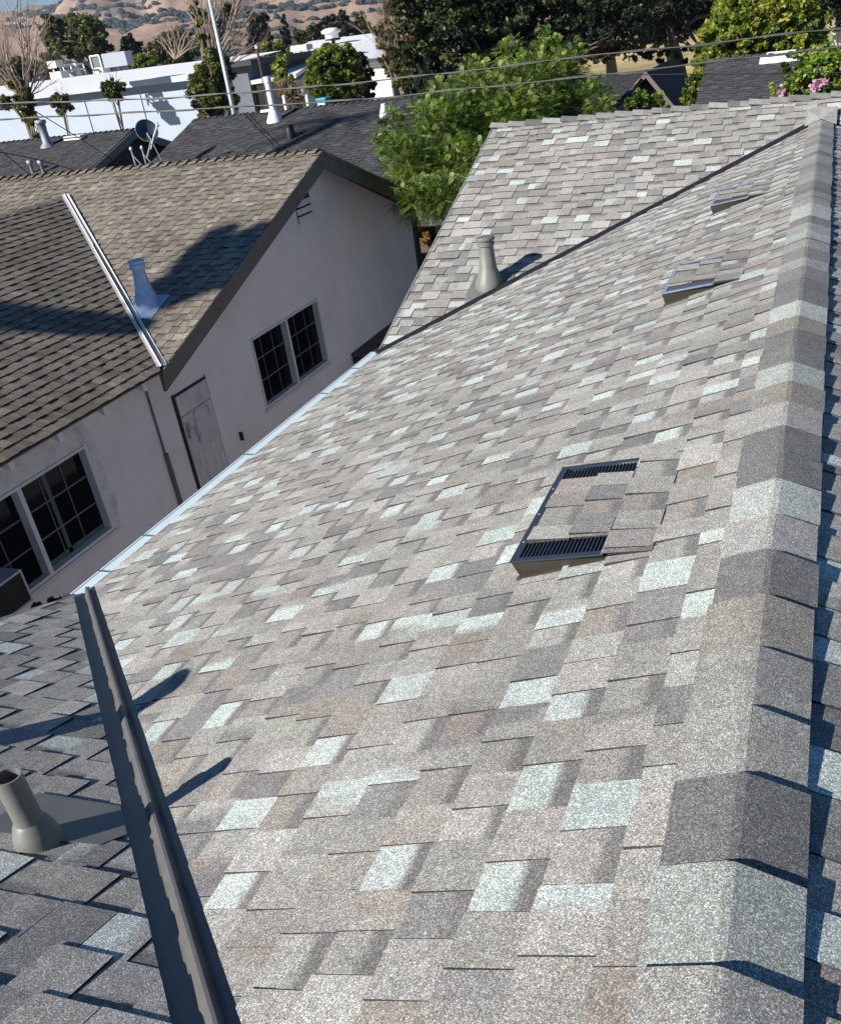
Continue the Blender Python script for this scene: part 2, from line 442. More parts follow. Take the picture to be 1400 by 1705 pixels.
def hills():
    # skyline read from the photograph as directions, built as a ridge 3.4 km away
    sk = [(-260, 120), (-120, 76), (0, 33), (43, 17), (75, 9), (123, 0), (170, -14), (260, -40), (420, -62), (640, -100), (900, -150), (1300, -205), (1700, -260)]
    az = []; el = []
    for (u, v) in sk:
        d = ray(u, v); az.append(math.atan2(d[0], d[1])); el.append(math.atan2(d[2], math.hypot(d[0], d[1])))
    az = np.array(az); el = np.array(el)
    na, nr = 260, 110; r0, r1 = 420., 3500.
    A = np.linspace(az[0], az[-1], na); E = np.interp(A, az, el)
    pts = []
    Hs = np.zeros((na, nr))
    for i in range(na):
        for j in range(nr):
            f = j / (nr - 1); r = r0 + (r1 - r0) * f
            x, y = r * math.sin(A[i]), r * math.cos(A[i])
            top = math.tan(E[i]) * r1 - GZ
            base = max(0, (f - .08) / .92) ** 1.45 * top
            p = Vector((x * .0021 + 3.1, y * .0021, 0))
            fold = mnoise.fractal(p, .75, 2.1, 6) * 75 * math.sin(math.pi * min(1, f * 1.0)) ** .8 * (0.35 + f)
            p2 = Vector((x * .0075, y * .0032, 4))
            fold += mnoise.ridged_multi_fractal(p2, 1.0, 2.0, 3, 1.0, 2.0) * 14 * math.sin(math.pi * f) * f if 0 < f < 1 else 0
            z = base + max(fold, -base * .55)
            Hs[i, j] = z
            pts.append((x, y, GZ - 1 + z))
    faces = [(i * nr + j, (i + 1) * nr + j, (i + 1) * nr + j + 1, i * nr + j + 1) for i in range(na - 1) for j in range(nr - 1)]
    m, n, b = newmat('summer_grass_hillside')
    g = tex(n, 'noise', .004, 6, .6); f2 = tex(n, 'noise', .03, 6, .65)
    c = ramp(n, g, [(.3, (.22, .145, .10)), (.5, (.33, .22, .15)), (.68, (.42, .285, .20))])
    c = mixc(n, c, ramp(n, f2, [(.32, .62), (.5, 1.0), (.7, 1.15)]), 1.0, 'MULTIPLY')
    c = mixc(n, c, ramp(n, tex(n, 'noise', .11, 4, .7), [(.30, .6), (.44, 1.0)]), 1.0, 'MULTIPLY')
    n.links.new(c, b.inputs['Base Color']); b.inputs['Roughness'].default_value = .95
    mb = MB(); mb.mesh(pts, faces); o = mb.build('hills', m, smooth=True); props(o, kind='structure')
    def surf(a, f):
        i = int(np.clip((a - A[0]) / (A[-1] - A[0]) * (na - 1), 0, na - 2)); j = int(np.clip(f * (nr - 1), 0, nr - 2))
        r = r0 + (r1 - r0) * f
        return np.array([r * math.sin(a), r * math.cos(a), GZ - 1 + Hs[i, j]])
    # woods on the hillside: one mass of small crowns
    rnd = random.Random(11); mbw = MB()
    ico_v = []; 
    ph = (1 + 5 ** .5) / 2
    for a_, b_ in ((1, ph), (-1, ph), (1, -ph), (-1, -ph)): ico_v += [(0, a_, b_), (a_, b_, 0), (b_, 0, a_)]
    iv = np.array(ico_v); iv /= np.linalg.norm(iv[0])
    from itertools import combinations
    ed = 1.06
    ifc = [(i, j, k) for i, j, k in combinations(range(12), 3) if max(np.linalg.norm(iv[i] - iv[j]), np.linalg.norm(iv[j] - iv[k]), np.linalg.norm(iv[i] - iv[k])) < 1.2]
    fixf = []
    for f_ in ifc:
        a_, b_, c_ = (iv[q] for q in f_)
        fixf.append(f_ if np.dot(np.cross(b_ - a_, c_ - a_), a_ + b_ + c_) > 0 else (f_[0], f_[2], f_[1]))
    cnt = 0
    azl = math.atan2(*ray(-60, 60)[:2]); azr = math.atan2(*ray(760, 10)[:2])
    while cnt < 26000:
        a = rnd.uniform(azl, azr); f = rnd.uniform(.03, .97) ** .8
        q = surf(a, f); t_ = (a - azl) / (azr - azl)
        dens = mnoise.fractal(Vector((q[0] * .0034, q[1] * .0034, 9)), .8, 2.1, 4)
        thr = .22 - 1.7 * max(0, t_ - .26) - (.55 if f < .22 else 0)
        if dens < thr: continue
        s_ = rnd.uniform(1.6, 3.6) * (1 + 1.1 * f)
        jit = iv * (1 + np.array([[rnd.uniform(-.22, .22)] for _ in range(12)])) * np.array([s_ * rnd.uniform(.8, 1.6), s_, s_ * rnd.uniform(.6, 1.05)])
        k = rnd.uniform(.7, 1.3); c = (.026 * k, .040 * k, .040 * k)
        mbw.mesh([tuple(q + v_ + np.array([0, 0, s_ * .4])) for v_ in jit], fixf, c); cnt += 1
    mw, n, b = newmat('distant_tree_crowns'); a_ = n.nodes.new('ShaderNodeAttribute'); a_.attribute_name = 'Col'
    n.links.new(a_.outputs['Color'], b.inputs['Base Color']); b.inputs['Roughness'].default_value = .9
    props(mbw.build('hillside_woods', mw), label='dark blue-green woods scattered over the far golden hillside', cat='woods', kind='stuff')
    # houses on the hillside
    mh = plain('distant_house_wall', (.55, .53, .50), .8); k = 0; hs = []
    mroofs = [plain('distant_roof_grey', (.30, .29, .28), .8), plain('distant_roof_tan', (.42, .30, .22), .8)]
    src = None
    spots = []
    for _ in range(4000):
        if len(spots) >= 110: break
        a = rnd.uniform(azl + .12 * (azr - azl), azr); f = rnd.uniform(.4, .92); t_ = (a - azl) / (azr - azl)
        if t_ < .35 and not (.42 < f < .58 and t_ > .12): continue
        q = surf(a, f)
        if any(np.hypot(*(q - s)[:2]) < 38 for s in spots): continue
        spots.append(q)
    meshes = []
    for kind in range(4):
        mb = MB(); L, Wd, H = (12, 8, 4.2) if kind % 2 else (8.5, 6.5, 3.6)
        mb.box((-L / 2, -Wd / 2, -6), (L / 2, Wd / 2, H))
        rb = MB(); e_ = 1.0
        rb.hexa([(-L / 2 - e_, -Wd / 2 - e_, H), (-L / 2 - e_, Wd / 2 + e_, H), (-L / 2 - e_, 0, H + 3)], [(L / 2 + e_, -Wd / 2 - e_, H), (L / 2 + e_, Wd / 2 + e_, H), (L / 2 + e_, 0, H + 3)])
        v = mb.v + rb.v; f = mb.f + [tuple(i + len(mb.v) for i in ff) for ff in rb.f]
        me = bpy.data.meshes.new('hillside_house'); me.from_pydata(v, [], f); me.materials.append(mh); me.materials.append(mroofs[kind // 2])
        for p in me.polygons: p.material_index = 1 if p.index >= len(mb.f) else 0
        meshes.append(me)
    for i, q in enumerate(spots):
        o = bpy.data.objects.new('hillside_house', meshes[rnd.randrange(4)]); col.objects.link(o)
        o.location = tuple(q + np.array([0, 0, 1.5])); o.rotation_euler = (0, 0, rnd.uniform(-.6, .6))
        props(o, 'tiny pale house among the trees on the far hillside', 'house', 'houses on the far hillside')
hills()

# ================================================================== OUR HOUSE (the new roof)
T = 1 / 3.; CS = math.cos(math.atan(T)); SN = math.sin(math.atan(T))
XE, ZE = -3.74, -2.463                 # west eave
YN, YF = 3.625, 8.01                   # ends of the eave between the wings
XR, ZR = -.049, -1.232                 # main ridge
XEE = 2 * XR - XE                      # east eave
YRF, ZRW = 12.24, -1.052               # far wing ridge
YRN = YN - 4.23
def our_house():
    h = empty('shingled_house', (XR, 5.5, GZ), 'low house with a new taupe and mint speckled shingle roof, filling the foreground', 'house')
    S1 = YN + XE                       # near valley: x + y = S1
    S2 = YF - XE                       # far valley: y - x = S2
    S3 = YF + XEE                      # far valley, east side
    # main west slope
    mb = MB()
    shingles(mb, (XE - .03, 0, ZE - .01), (0, 1, 0), (CS, 0, SN), 28, (-.3, 12.0), [(1, 1, -S1 - .064), (1, -1, S2 - .05), (-1, 0, XR - .02)], PAL_NEW, W_NEW, 21, th=.0092, tg=.0045)
    mb.build('roof_slope', M_NEW, h)
    mb = MB(); mb.slab([(XE - .02, YN - .3, ZE - .026), (XE - .02, YF + .3, ZE - .026), (XR, YF + 4, ZR - .018), (XR, YN - 4, ZR - .018)][::-1], .02)
    mb.slab([(XEE, YF, ZE - .026), (XEE, YN, ZE - .026), (XR, -.2, ZR - .018), (XR, 11.8, ZR - .018)][::-1], .02)
    yv = lambda x: 0
    mb.slab([(XE - .01, YF - .2, ZE - .08), (4.5, YF - .2, ZE - .09), (4.5, YRF, ZRW - .026), (XE - .01, YRF, ZRW - .026)], .02)
    mb.slab([(XE - .01, 2 * YRF - YF, ZE - .01), (XE - .01, YRF, ZRW - .012), (4.5, YRF, ZRW - .012), (4.5, 2 * YRF - YF, ZE - .01)], .02)
    mb.slab([(XE - .01, YN + .2, ZE - .09), (XE - .01, YRN, ZRW - .026), (4.5, YRN, ZRW - .026), (4.5, YN + .2, ZE - .09)], .02)
    mb.build('roof_deck', M_DECK, h)
    # east slope
    mb = MB()
    shingles(mb, (XEE + .03, 0, ZE - .01), (0, 1, 0), (-CS, 0, SN), 28, (-.3, 12.0), [(-1, 1, -(YN - XEE)), (-1, -1, S3), (1, 0, -XR - .02), (-1, 0, 2.6)], PAL_NEW, W_NEW, 22)
    mb.build('roof_slope', M_NEW, h)
    # far wing, slope towards the camera
    mb = MB(); WF = [('base', .42), ('dark', .16), ('brown', .12), ('light', .12), ('mid', .18)]
    shingles(mb, (0, YF - .03, ZE - .01), (1, 0, 0), (0, CS, SN), 31, (XE - .1, 1.0), [(-1, 1, -S2 - .05), (-1, 0, XR), (1, 0, -XE + .02), (0, -1, YRF - .02)], PAL_NEW, WF, 23, tabs=((.12, .25), (.09, .19)))
    shingles(mb, (0, YF - .03, ZE - .01), (1, 0, 0), (0, CS, SN), 31, (-.4, 4.5), [(1, 1, -S3 - .05), (1, 0, -XR), (0, -1, YRF - .02)], PAL_NEW, WF, 26, tabs=((.12, .25), (.09, .19)))
    mb.build('roof_slope', M_NEW, h)
    # far wing, hidden back slope
    mb = MB(); shingles(mb, (0, 2 * YRF - YF + .03, ZE - .01), (1, 0, 0), (0, -CS, SN), 31, (XE - .1, 4.5), [(1, 0, -XE + .02)], PAL_NEW, W_NEW, 24, tabs=((.4, .6), (.3, .4)))
    mb.build('roof_slope', M_NEW, h)
    # near wing, slope away from the camera
    mb = MB()
    shingles(mb, (0, YN + .03, ZE - .01), (1, 0, 0), (0, -CS, SN), 31, (XE - .1, .3), [(-1, -1, S1 - .108), (1, 0, -XE + .02), (0, 1, -YRN - .02)], PAL_NEW, [('base', .36), ('dark', .24), ('brown', .03), ('light', .27), ('mid', .18)], 25, th=.0092, tg=.0042)  # fewer brown tabs here, imitating the bluer skylight on this slope
    mb.build('roof_slope', M_NEW, h)
    # ridges
    mb = MB(); ridge_caps(mb, (XR, -.6, ZR), (0, 1, 0), 57, T, PAL_CAP, 31, lo=.009, hi=.029, first={6: ('base', 'base'), 7: ('light', 'mid'), 8: ('dark', 'dark'), 9: ('base', 'base'), 10: ('mid', 'base'), 11: ('brown', 'brown'), 12: ('dark', 'dark'), 13: ('mid', 'mid'), 14: ('light', 'light'), 15: ('dark', 'dark'), 16: ('dark', 'base'), 18: ('brown', 'brown'), 19: ('light', 'light'), 20: ('dark', 'dark')})
    mb.build('ridge_cap', M_CAP, h)
    mb = MB(); ridge_caps(mb, (4.5, YRF, ZRW), (-1, 0, 0), 39, T, PAL_CAP, 32, ex=.212, lo=.008, hi=.034)
    mb.build('ridge_cap', M_CAP, h)
    # a last cap laid over the junction of the main ridge with the far wing
    mb = MB(); P = np.array([XR, 11.62, ZR + .03])
    mb.slab([P + np.array([-.16, -.12, -.05]), P + np.array([0, -.12, .008]), P + np.array([0, .22, .075]), P + np.array([-.16, .22, .07])], .006, PAL_CAP['mid'])
    mb.slab([P + np.array([0, -.12, .008]), P + np.array([.15, -.12, -.05]), P + np.array([.15, .22, .07]), P + np.array([0, .22, .075])], .006, PAL_NEW['mid'])
    mb.build('ridge_cap', M_CAP, h)
    # W valleys
    mb = MB(); dx = XR - XE; a = -.085
    valley_metal(mb, (XE + a, YN - a, ZE + a * T), (XR + .2, S1 - XR - .2, ZR + .07), .2357, .20, .13, rib=.030, rw=.021, z0=-.0125)
    auto_smooth(mb.build('valley_flashing', M_VALLEY, h), 25)
    mb = MB()
    valley_metal(mb, (XE - .03, YF - .03, ZE - .005), (XR - .02, S2 + XR - .02, ZR + .005), .2357, .10, .10, rib=.045, rw=.022, z0=-.0105)
    auto_smooth(mb.build('valley_flashing', M_VALLEYD, h), 25)
    # drip edges and rake boards
    m_rake = plain('grey_rake_paint', (.30, .29, .28), .6)
    for (ya, yb) in ((YF, YRF), (2 * YRF - YF, YRF), (YN, YRN)):
        za, zb = ZE, ZRW; mb = MB()
        mb.hexa([(XE - .035, ya, za - .22), (XE - .035, yb, zb - .22), (XE - .035, yb, zb - .012), (XE - .035, ya, za - .012)],
                [(XE + .0, ya, za - .22), (XE + .0, yb, zb - .22), (XE + .0, yb, zb - .012), (XE + .0, ya, za - .012)])
        mb.build('rake_board', m_rake, h)
    for (ya, yb) in ((YF, YRF), (YN, YRN)):
        mb = MB()
        mb.hexa([(XE - .04, ya, ZE - .035), (XE - .04, yb, ZRW - .035), (XE - .04, yb, ZRW + .003), (XE - .04, ya, ZE + .003)],
                [(XE - .036, ya, ZE - .035), (XE - .036, yb, ZRW - .035), (XE - .036, yb, ZRW + .003), (XE - .036, ya, ZE + .003)])
        mb.build('drip_edge', M_WHITE, h)
    # gutter on the west eave
    gx0, gx1, gz = XE - .135, XE - .03, ZE - .012
    prof = [(gx1, gz + .01), (gx1, gz - .10), (gx0 + .03, gz - .10), (gx0 + .012, gz - .055), (gx0, gz - .035), (gx0, gz + .0), (gx0 + .012, gz + .0), (gx0 + .012, gz - .008),
            (gx0 + .004, gz - .034), (gx0 + .016, gz - .052), (gx0 + .034, gz - .096), (gx1 - .003, gz - .096), (gx1 - .003, gz + .01)]
    y0, y1 = YN - .06, YF + .06
    mb = MB(); n = len(prof)
    mb.mesh([(x, y0, z) for x, z in prof] + [(x, y1, z) for x, z in prof], [(i, (i + 1) % n, n + (i + 1) % n, n + i) for i in range(n)])
    for yy in (y0, y1 - .003): mb.box((gx0 + .008, yy, gz - .095), (gx1, yy + .003, gz - .002))
    mb.box((gx0 + .013, y0, gz - .006), (gx1 + .03, y1, gz - .003))             # flat sheet over the trough, raised so its inside looks sunlit
    g = mb.build('gutter', M_GUTTER, h)
    for px, py in ((188, 952), (268, 893), (432, 757), (552, 655), (602, 613)):
        p = hz(px, py, gz); mb = MB(); mb.box((gx0 - .002, p[1] - .012, gz + .0005), (gx1 + .01, p[1] + .006, gz + .003)); mb.build('gutter_strap', M_STRAP, g)
    # walls
    mb = MB(); mb.box((XE + .35, YRN - 3, GZ), (-XE - .45, 2 * YRF - YF - .4, ZE - .13))
    for (yc) in (YRF, YRN):
        z0 = ZE - .13; hw = 4.0
        mb.hexa([(XE + .35, yc - hw, z0), (XE + .35, yc + hw, z0), (XE + .35, yc, z0 + hw * T)], [(XE + .5, yc - hw, z0), (XE + .5, yc + hw, z0), (XE + .5, yc, z0 + hw * T)])
    mb.build('wall', plain('grey_stucco', (.36, .36, .37), .9, nscale=2, namt=.06, bump=.2), h)
    mb = MB(); mb.box((XE + .01, YN - .2, ZE - .16), (XE + .35, YF + .2, ZE - .14)); mb.box((XE - .012, YN - .02, ZE - .16), (XE + .01, YF + .02, ZE - .03))
    mb.build('eave_board', M_WHITE, h)
    # off-ridge vents: a low wedge box with shingles laid on its lid
    def mz(x, dz=0): return ZE + (x - XE) * T + dz
    for k, (yb, xb, sky_sheen) in enumerate(((2.462, -.794, 0), (5.615, -.79, 1), (8.268, -.795, 1))):
        W_, Lr = .66, .43
        v = bpy.data.objects.new('roof_vent', None); col.objects.link(v); v.parent = h
        v.location = tuple(np.array([xb, yb, mz(xb)]) - parent_world(h))
        body = MB(); x0, x1 = xb, xb + Lr; hl = .082; xo = -.02
        y0, y1 = yb, yb + W_
        # sides (closed wedge), low face
        body.hexa([(x0, y0, mz(x0, .004)), (x1, y0, mz(x1, .004)), (x0 + xo, y0 - .028, mz(x0 + xo, hl))],
                  [(x0, y0 + .006, mz(x0, .004)), (x1, y0 + .006, mz(x1, .004)), (x0 + xo, y0 - .022, mz(x0 + xo, hl))])
        body.hexa([(x0, y1 - .006, mz(x0, .004)), (x1, y1 - .006, mz(x1, .004)), (x0 + xo, y1 + .022, mz(x0 + xo, hl))],
                  [(x0, y1, mz(x0, .004)), (x1, y1, mz(x1, .004)), (x0 + xo, y1 + .028, mz(x0 + xo, hl))])
        body.hexa([(x0, y0, mz(x0, .004)), (x0 + .006, y0, mz(x0, .004)), (x0 + xo + .006, y0 - .028, mz(x0 + xo, hl)), (x0 + xo, y0 - .028, mz(x0 + xo, hl))],
                  [(x0, y1, mz(x0, .004)), (x0 + .006, y1, mz(x0, .004)), (x0 + xo + .006, y1 + .028, mz(x0 + xo, hl)), (x0 + xo, y1 + .028, mz(x0 + xo, hl))])
        body.slab([(x0 - .01, y0 - .02, mz(x0 - .01, .013)), (x1 - .06, y0 - .02, mz(x1 - .06, .008)), (x1 - .06, y0, mz(x1 - .06, .008)), (x0 - .01, y0, mz(x0 - .01, .013))], .004)
        body.build('vent_body', M_VENTS, v)
        # lid frame
        def lz(x): f = (x - (x0 + xo)) / (x1 - x0 - xo); return mz(x, hl * (1 - f) + .003 * f)
        fr = MB(); fw = .026; t_ = .006
        xl, xh = x0 + xo - .004, x1 - .05; y0 -= .022; y1 += .022
        def lid(xa, xb_, ya, yb_, dz, th_=.006): fr.slab([(xa, ya, lz(xa) + dz), (xb_, ya, lz(xb_) + dz), (xb_, yb_, lz(xb_) + dz), (xa, yb_, lz(xa) + dz)], th_)
        lid(xl, xl + fw, y0 - .008, y1 + .008, .003)
        xe1 = xl + fw + .262
        lid(xl + fw, xe1 + .01, y0 - .008, y0 + .014, .003); lid(xl + fw, xe1 + .01, y1 - .014, y1 + .008, .003)
        fr.build('lid_frame', M_VENT if not sky_sheen else M_BLUEGREY, v)  # blue-grey frames and louvres on the farther vents imitate reflected sky
        # louvre strips on both ends
        for (ya, yb_) in ((y0 + .014, y0 + .125), (y1 - .125, y1 - .014)):
            lo = MB()
            lo.slab([(xl + fw, ya, lz(xl + fw) - .010), (xe1, ya, lz(xe1) - .010), (xe1, yb_, lz(xe1) - .010), (xl + fw, yb_, lz(xl + fw) - .010)], .004)
            q = xl + fw + .006
            while q < xe1 - .004:
                lo.slab([(q, ya, lz(q) - .001), (q + .0045, ya, lz(q) - .001), (q + .0045, yb_, lz(q) - .001), (q, yb_, lz(q) - .001)], .010); q += .0125
            lo.build('louvre', M_VENT if not sky_sheen else M_BLUEGREY, v)
        # shingles laid on the lid
        sh = MB(); ang = math.atan((lz(x1) - lz(xl)) / (x1 - xl))
        shingles(sh, (xl + fw + .002, 0, lz(xl + fw) + .001), (0, 1, 0), (math.cos(ang), 0, math.sin(ang)), 4, (y0, y1 + .3),
                 [(0, 1, -y0 - .115), (0, -1, y1 - .115), (-1, 0, xe1)], PAL_NEW, [('base', .3), ('dark', .2), ('brown', .2), ('light', .1), ('mid', .2)], 41 + k, e=.135)
        shingles(sh, (xl + fw + .002, 0, lz(xl + fw) + .001), (0, 1, 0), (math.cos(ang), 0, math.sin(ang)), 3, (y0 - .1, y1 + .3),
                 [(0, 1, -y0 + .01), (0, -1, y1 + .01), (1, 0, -xe1)], PAL_NEW, [('base', .4), ('dark', .2), ('brown', .1), ('light', .2)], 61 + k, e=.135)
        nd = MB()
        for q in range(3): nd.lathe((xl + .013, y0 + .12 + q * .2, lz(xl) + .003), [(.0045, 0), (.004, .002), (.001, .0025)], 8)
        nd.build('screw_head', M_WHITE, v)
        sh.build('lid_shingles', M_NEW, v)
    # pipes
    def pipe(base, h_, r, kind, mat, slope, flash, tilt=(0, 0)):
        v = bpy.data.objects.new('vent_pipe', None); col.objects.link(v); v.parent = h
        v.location = tuple(np.array(base) - parent_world(h))
        b = np.array(base, float); mb = MB(); ax = (tilt[0], tilt[1], 1)
        if kind == 'open':
            mb.lathe(b, [(r * 1.75, -.03), (r * 1.72, .006), (r * 1.6, .035), (r * 1.5, .05), (r * 1.47, .052), (r * 1.25, .075), (r * 1.02, .085), (r, .09), (r, h_), (r * .86, h_), (r * .86, h_ - .10)], 32, axis=ax)
            auto_smooth(mb.build('pipe_tube', mat, v), 30)
            mi = MB(); mi.lathe(b, [(r * .855, h_ - .02), (r * .85, .1), (.001, .1)], 24, axis=ax); mi.build('pipe_bore', M_PIPEIN, v, smooth=True)
        else:
            mb.lathe(b, [(r * 1.8, -.05), (r * 1.75, .03), (r * 1.45, .08), (r * 1.15, .15), (r * 1.08, .16), (r * .86, h_ - .06), (r * .84, h_ - .05)], 32, axis=ax)
            auto_smooth(mb.build('pipe_tube', mat, v), 30)
            mc = MB(); mc.lathe(b, [(r * .95, h_ - .075), (r * 1.05, h_ - .07), (r * 1.05, h_ - .045), (r * .92, h_ - .04), (r * .92, h_ - .025), (r * 1.16, h_ - .02), (r * 1.18, h_ - .005), (r * 1.1, h_ + .004), (r * .6, h_ + .012), (.001, h_ + .014)], 32, axis=ax)
            auto_smooth(mc.build('pipe_cap', mat, v), 30)
        # flashing plate lying on the slope
        (dx0, dx1, dy0, dy1) = flash; fl = MB()
        P = [(b[0] + dx0, b[1] + dy0), (b[0] + dx1, b[1] + dy0), (b[0] + dx1, b[1] + dy1), (b[0] + dx0, b[1] + dy1)]
        if kind == 'open': P = [(-2.03, 1.515), (-1.74, 1.515), (-1.612, 1.387), (-1.64, 1.318), (-1.78, 1.30), (-2.02, 1.29)]
        fl.slab([(x, y, b[2] + slope(x - b[0], y - b[1]) + .0115) for x, y in P], .0015); fl.build('flashing_plate', mat, v)
        return v
    yb = 1.292; xb = -1.812
    pipe((xb, yb, ZE + (YN - yb) * T), .235, .036, 'open', M_PIPE, lambda dx, dy: -dy * T, (-.06, .205, .015, .215))
    xb, yb = -2.93, 1.235
    pipe((xb, yb, ZE + (YN - yb) * T), .43, .075, 'cap', M_PIPE, lambda dx, dy: -dy * T, (-.2, .2, -.2, .2))
    xb, yb = -2.955, 9.01
    pipe((xb, yb, ZE + (yb - YF) * T), .432, .078, 'cap', M_PIPE, lambda dx, dy: dy * T, (-.19, .22, -.24, .17))
our_house()

# ================================================================== NEIGHBOUR
def window(parent, X, y0, y1, z0, z1, mull, cols=3, rows=3, depth=.10, curtain=False):
    w_ = bpy.data.objects.new('window', None); col.objects.link(w_); w_.parent = parent
    w_.location = tuple(np.array([X, (y0 + y1) / 2, z0]) - parent_world(parent))
    fr = MB(); t = .032
    for (a, b, c, d) in ((y0, y1, z1 - t, z1), (y0, y1, z0, z0 + t), (y0, y0 + t, z0 + t, z1 - t), (y1 - t, y1, z0 + t, z1 - t), (mull - .03, mull + .03, z0 + t, z1 - t)):
        fr.box((X - depth, a, c), (X + .018, b, d))
    fr.box((X - depth, y0 - .03, z0 - .05), (X + .04, y1 + .03, z0 - .002))
    fr.build('window_frame', M_WFRAME, w_)
    gl = MB(); gl.box((X - depth + .01, y0 + t, z0 + t), (X - depth + .016, mull - .03, z1 - t)); gl.box((X - depth + .01, mull + .03, z0 + t), (X - depth + .016, y1 - t, z1 - t))
    gl.build('window_glass', M_GLASS, w_)
    g = MB()
    for (a, b) in ((y0 + t, mull - .03), (mull + .03, y1 - t)):
        for i in range(1, cols): q = a + (b - a) * i / cols; g.box((X - depth + .017, q - .006, z0 + t), (X - depth + .025, q + .006, z1 - t))
        for j in range(1, rows):
            q = z0 + t + (z1 - z0 - 2 * t) * j / rows
            for i in range(cols):
                ya = a + (b - a) * i / cols + (.008 if i else 0); yb = a + (b - a) * (i + 1) / cols - (.008 if i < cols - 1 else 0)
                g.box((X - depth + .017, ya, q - .008), (X - depth + .025, yb, q + .008))
    g.build('window_grille', M_MUNTIN, w_)
    if curtain:
        c = MB(); ym = mull + .42 * (y1 - mull)
        c.box((X - depth + .0165, ym - .03, z0 + t), (X - depth + .0168, ym + .03, z1 - t)); c.box((X - depth + .0165, mull + .05, z0 + t), (X - depth + .0168, y1 - t, z0 + t + .06))
        c.build('curtain', M_CURTAIN, w_)
    return w_
def neighbour():
    XB = -7.166; XW = -7.55; ZEN = -3.0
    h = empty('stucco_house', (-11, 10, GZ), 'neighbouring pinkish stucco house with a faded brown shingle roof and gable facing the gap', 'house')
    tS = .3236; cS, sS = math.cos(math.atan(tS)), math.sin(math.atan(tS)); YR = 14.36; ZRN = ZEN + (YR - 9.277) * tS
    tN = (ZRN + 3.018) / (19.23 - YR); cN, sN = math.cos(math.atan(tN)), math.sin(math.atan(tN))
    tL = .3277; cL, sL = math.cos(math.atan(tL)), math.sin(math.atan(tL)); XL = -11.40; ZL = ZEN + (XB - XL) * tL
    # valley between the gable's south slope and the wing's east slope
    vx0, vy0 = XB - .04, 9.30; vx1 = XL; vy1 = YR - (ZRN - ZL) / tS
    A = (vy1 - vy0); B = -(vx1 - vx0); C = -(A * vx0 + B * vy0); Ln = math.hypot(A, B)
    s_ = 1 if (A * -8 + B * 13 + C) > 0 else -1
    A, B, C = A * s_ / Ln, B * s_ / Ln, C * s_ / Ln
    mb = MB()
    shingles(mb, (XB, 9.26, ZEN - .005), (-1, 0, 0), (0, cS, sS), 38, (0, 12), [(A, B, C - .035), (-1, 0, XB + .02), (1, 0, -XL)], PAL_OLD, W_OLD, 71, e=.1405, th=.010, tg=.006, slot=-1)
    # the same slope west of the wing's ridge
    shingles(mb, (XL, 9.26, ZEN - .005), (-1, 0, 0), (0, cS, sS), 38, (0, 9), [(-1, 0, XL + .0), (-A, B, C + 2 * XL * A - .05)], PAL_OLD, W_OLD, 72, e=.1405, slot=-1)
    mb.build('roof_slope', M_OLD, h)
    mb = MB(); shingles(mb, (XB, 19.23, -3.018), (-1, 0, 0), (0, -cN, sN), 37, (0, 12), [(-1, 0, XB + .02)], PAL_OLD, W_OLD, 73, e=.1405, tabs=((.4, .6), (.3, .4)))
    mb.build('roof_slope', M_OLD, h)
    mb = MB()
    PL = {k: (v[0] * .92, v[1] * .90, v[2] * .86) for k, v in PAL_OLD.items()}
    shingles(mb, (XB + .02, 0, ZEN - .008), (0, 1, 0), (-cL, 0, sL), 32, (.5, 14), [(-A, -B, -C - .035), (1, 0, -XL - .02)], PL, [('base', .46), ('dark', .2), ('brown', .16), ('light', .03), ('mid', .15)], 74, e=.1415, th=.0135, tg=.009)
    mb.build('roof_slope', M_OLD, h)
    mb = MB()
    mb.slab([(XB - .02, 9.3, ZEN - .012), (XB - .02, YR, ZRN - .01), (-20, YR, ZRN - .01), (-20, 9.3, ZEN - .012)][::-1], .03)
    mb.slab([(XB - .02, 19.2, -3.03), (XB - .02, YR, ZRN - .01), (-20, YR, ZRN - .01), (-20, 19.2, -3.03)], .03)
    mb.slab([(XB, -2, ZEN - .012), (XB, 9.3, ZEN - .012), (XL, vy1, ZL - .01), (XL, -2, ZL - .01)][::-1], .02)
    mb.slab([(2 * XL - XB, -2, ZEN - .012), (2 * XL - XB, 9.3, ZEN - .012), (XL, vy1, ZL - .01), (XL, -2, ZL - .01)], .02)
    mb.build('roof_deck', M_DECK, h)
    mb = MB(); ridge_caps(mb, (-18.5, YR, ZRN), (1, 0, 0), 64, tS, dict(PAL_OLD, base=(.17, .15, .118), light=(.22, .195, .15)), 75, ex=.176, hw=.13, lo=.006, hi=.036, W=[('base', .6), ('brown', .2), ('mid', .2)])
    mb.build('ridge_cap', M_OLD, h)
    mb = MB(); ridge_caps(mb, (XL, 4.5, ZL), (0, 1, 0), 52, tL, PL, 76, ex=.172, hw=.13, lo=.004, hi=.016)
    mb.build('ridge_cap', M_OLD, h)
    mb = MB()
    z0 = ZEN + .012
    valley_metal(mb, (vx0 + .03, vy0 - .03, z0 - .01), (vx1 + .03, vy1 - .03, ZL + .012), .232, .055, .06, rib=.022, rw=.010, z0=.016)
    auto_smooth(mb.build('valley_flashing', M_CREAM, h), 25)
    mb = MB(); d = np.array([vx1 - vx0, vy1 - vy0, ZL - z0]); wd = np.array([d[1], -d[0], 0]) / math.hypot(d[0], d[1])
    p0 = np.array([vx0 + .03, vy0 - .03, z0]); p1 = p0 + d * .985
    for p in (p0,): mb.slab([p0 - wd * .010 + (0, 0, .042), p1 - wd * .010 + (0, 0, .042), p1 + wd * .010 + (0, 0, .042), p0 + wd * .010 + (0, 0, .042)], .004)
    mb.build('valley_seam', M_DKLINE, h)
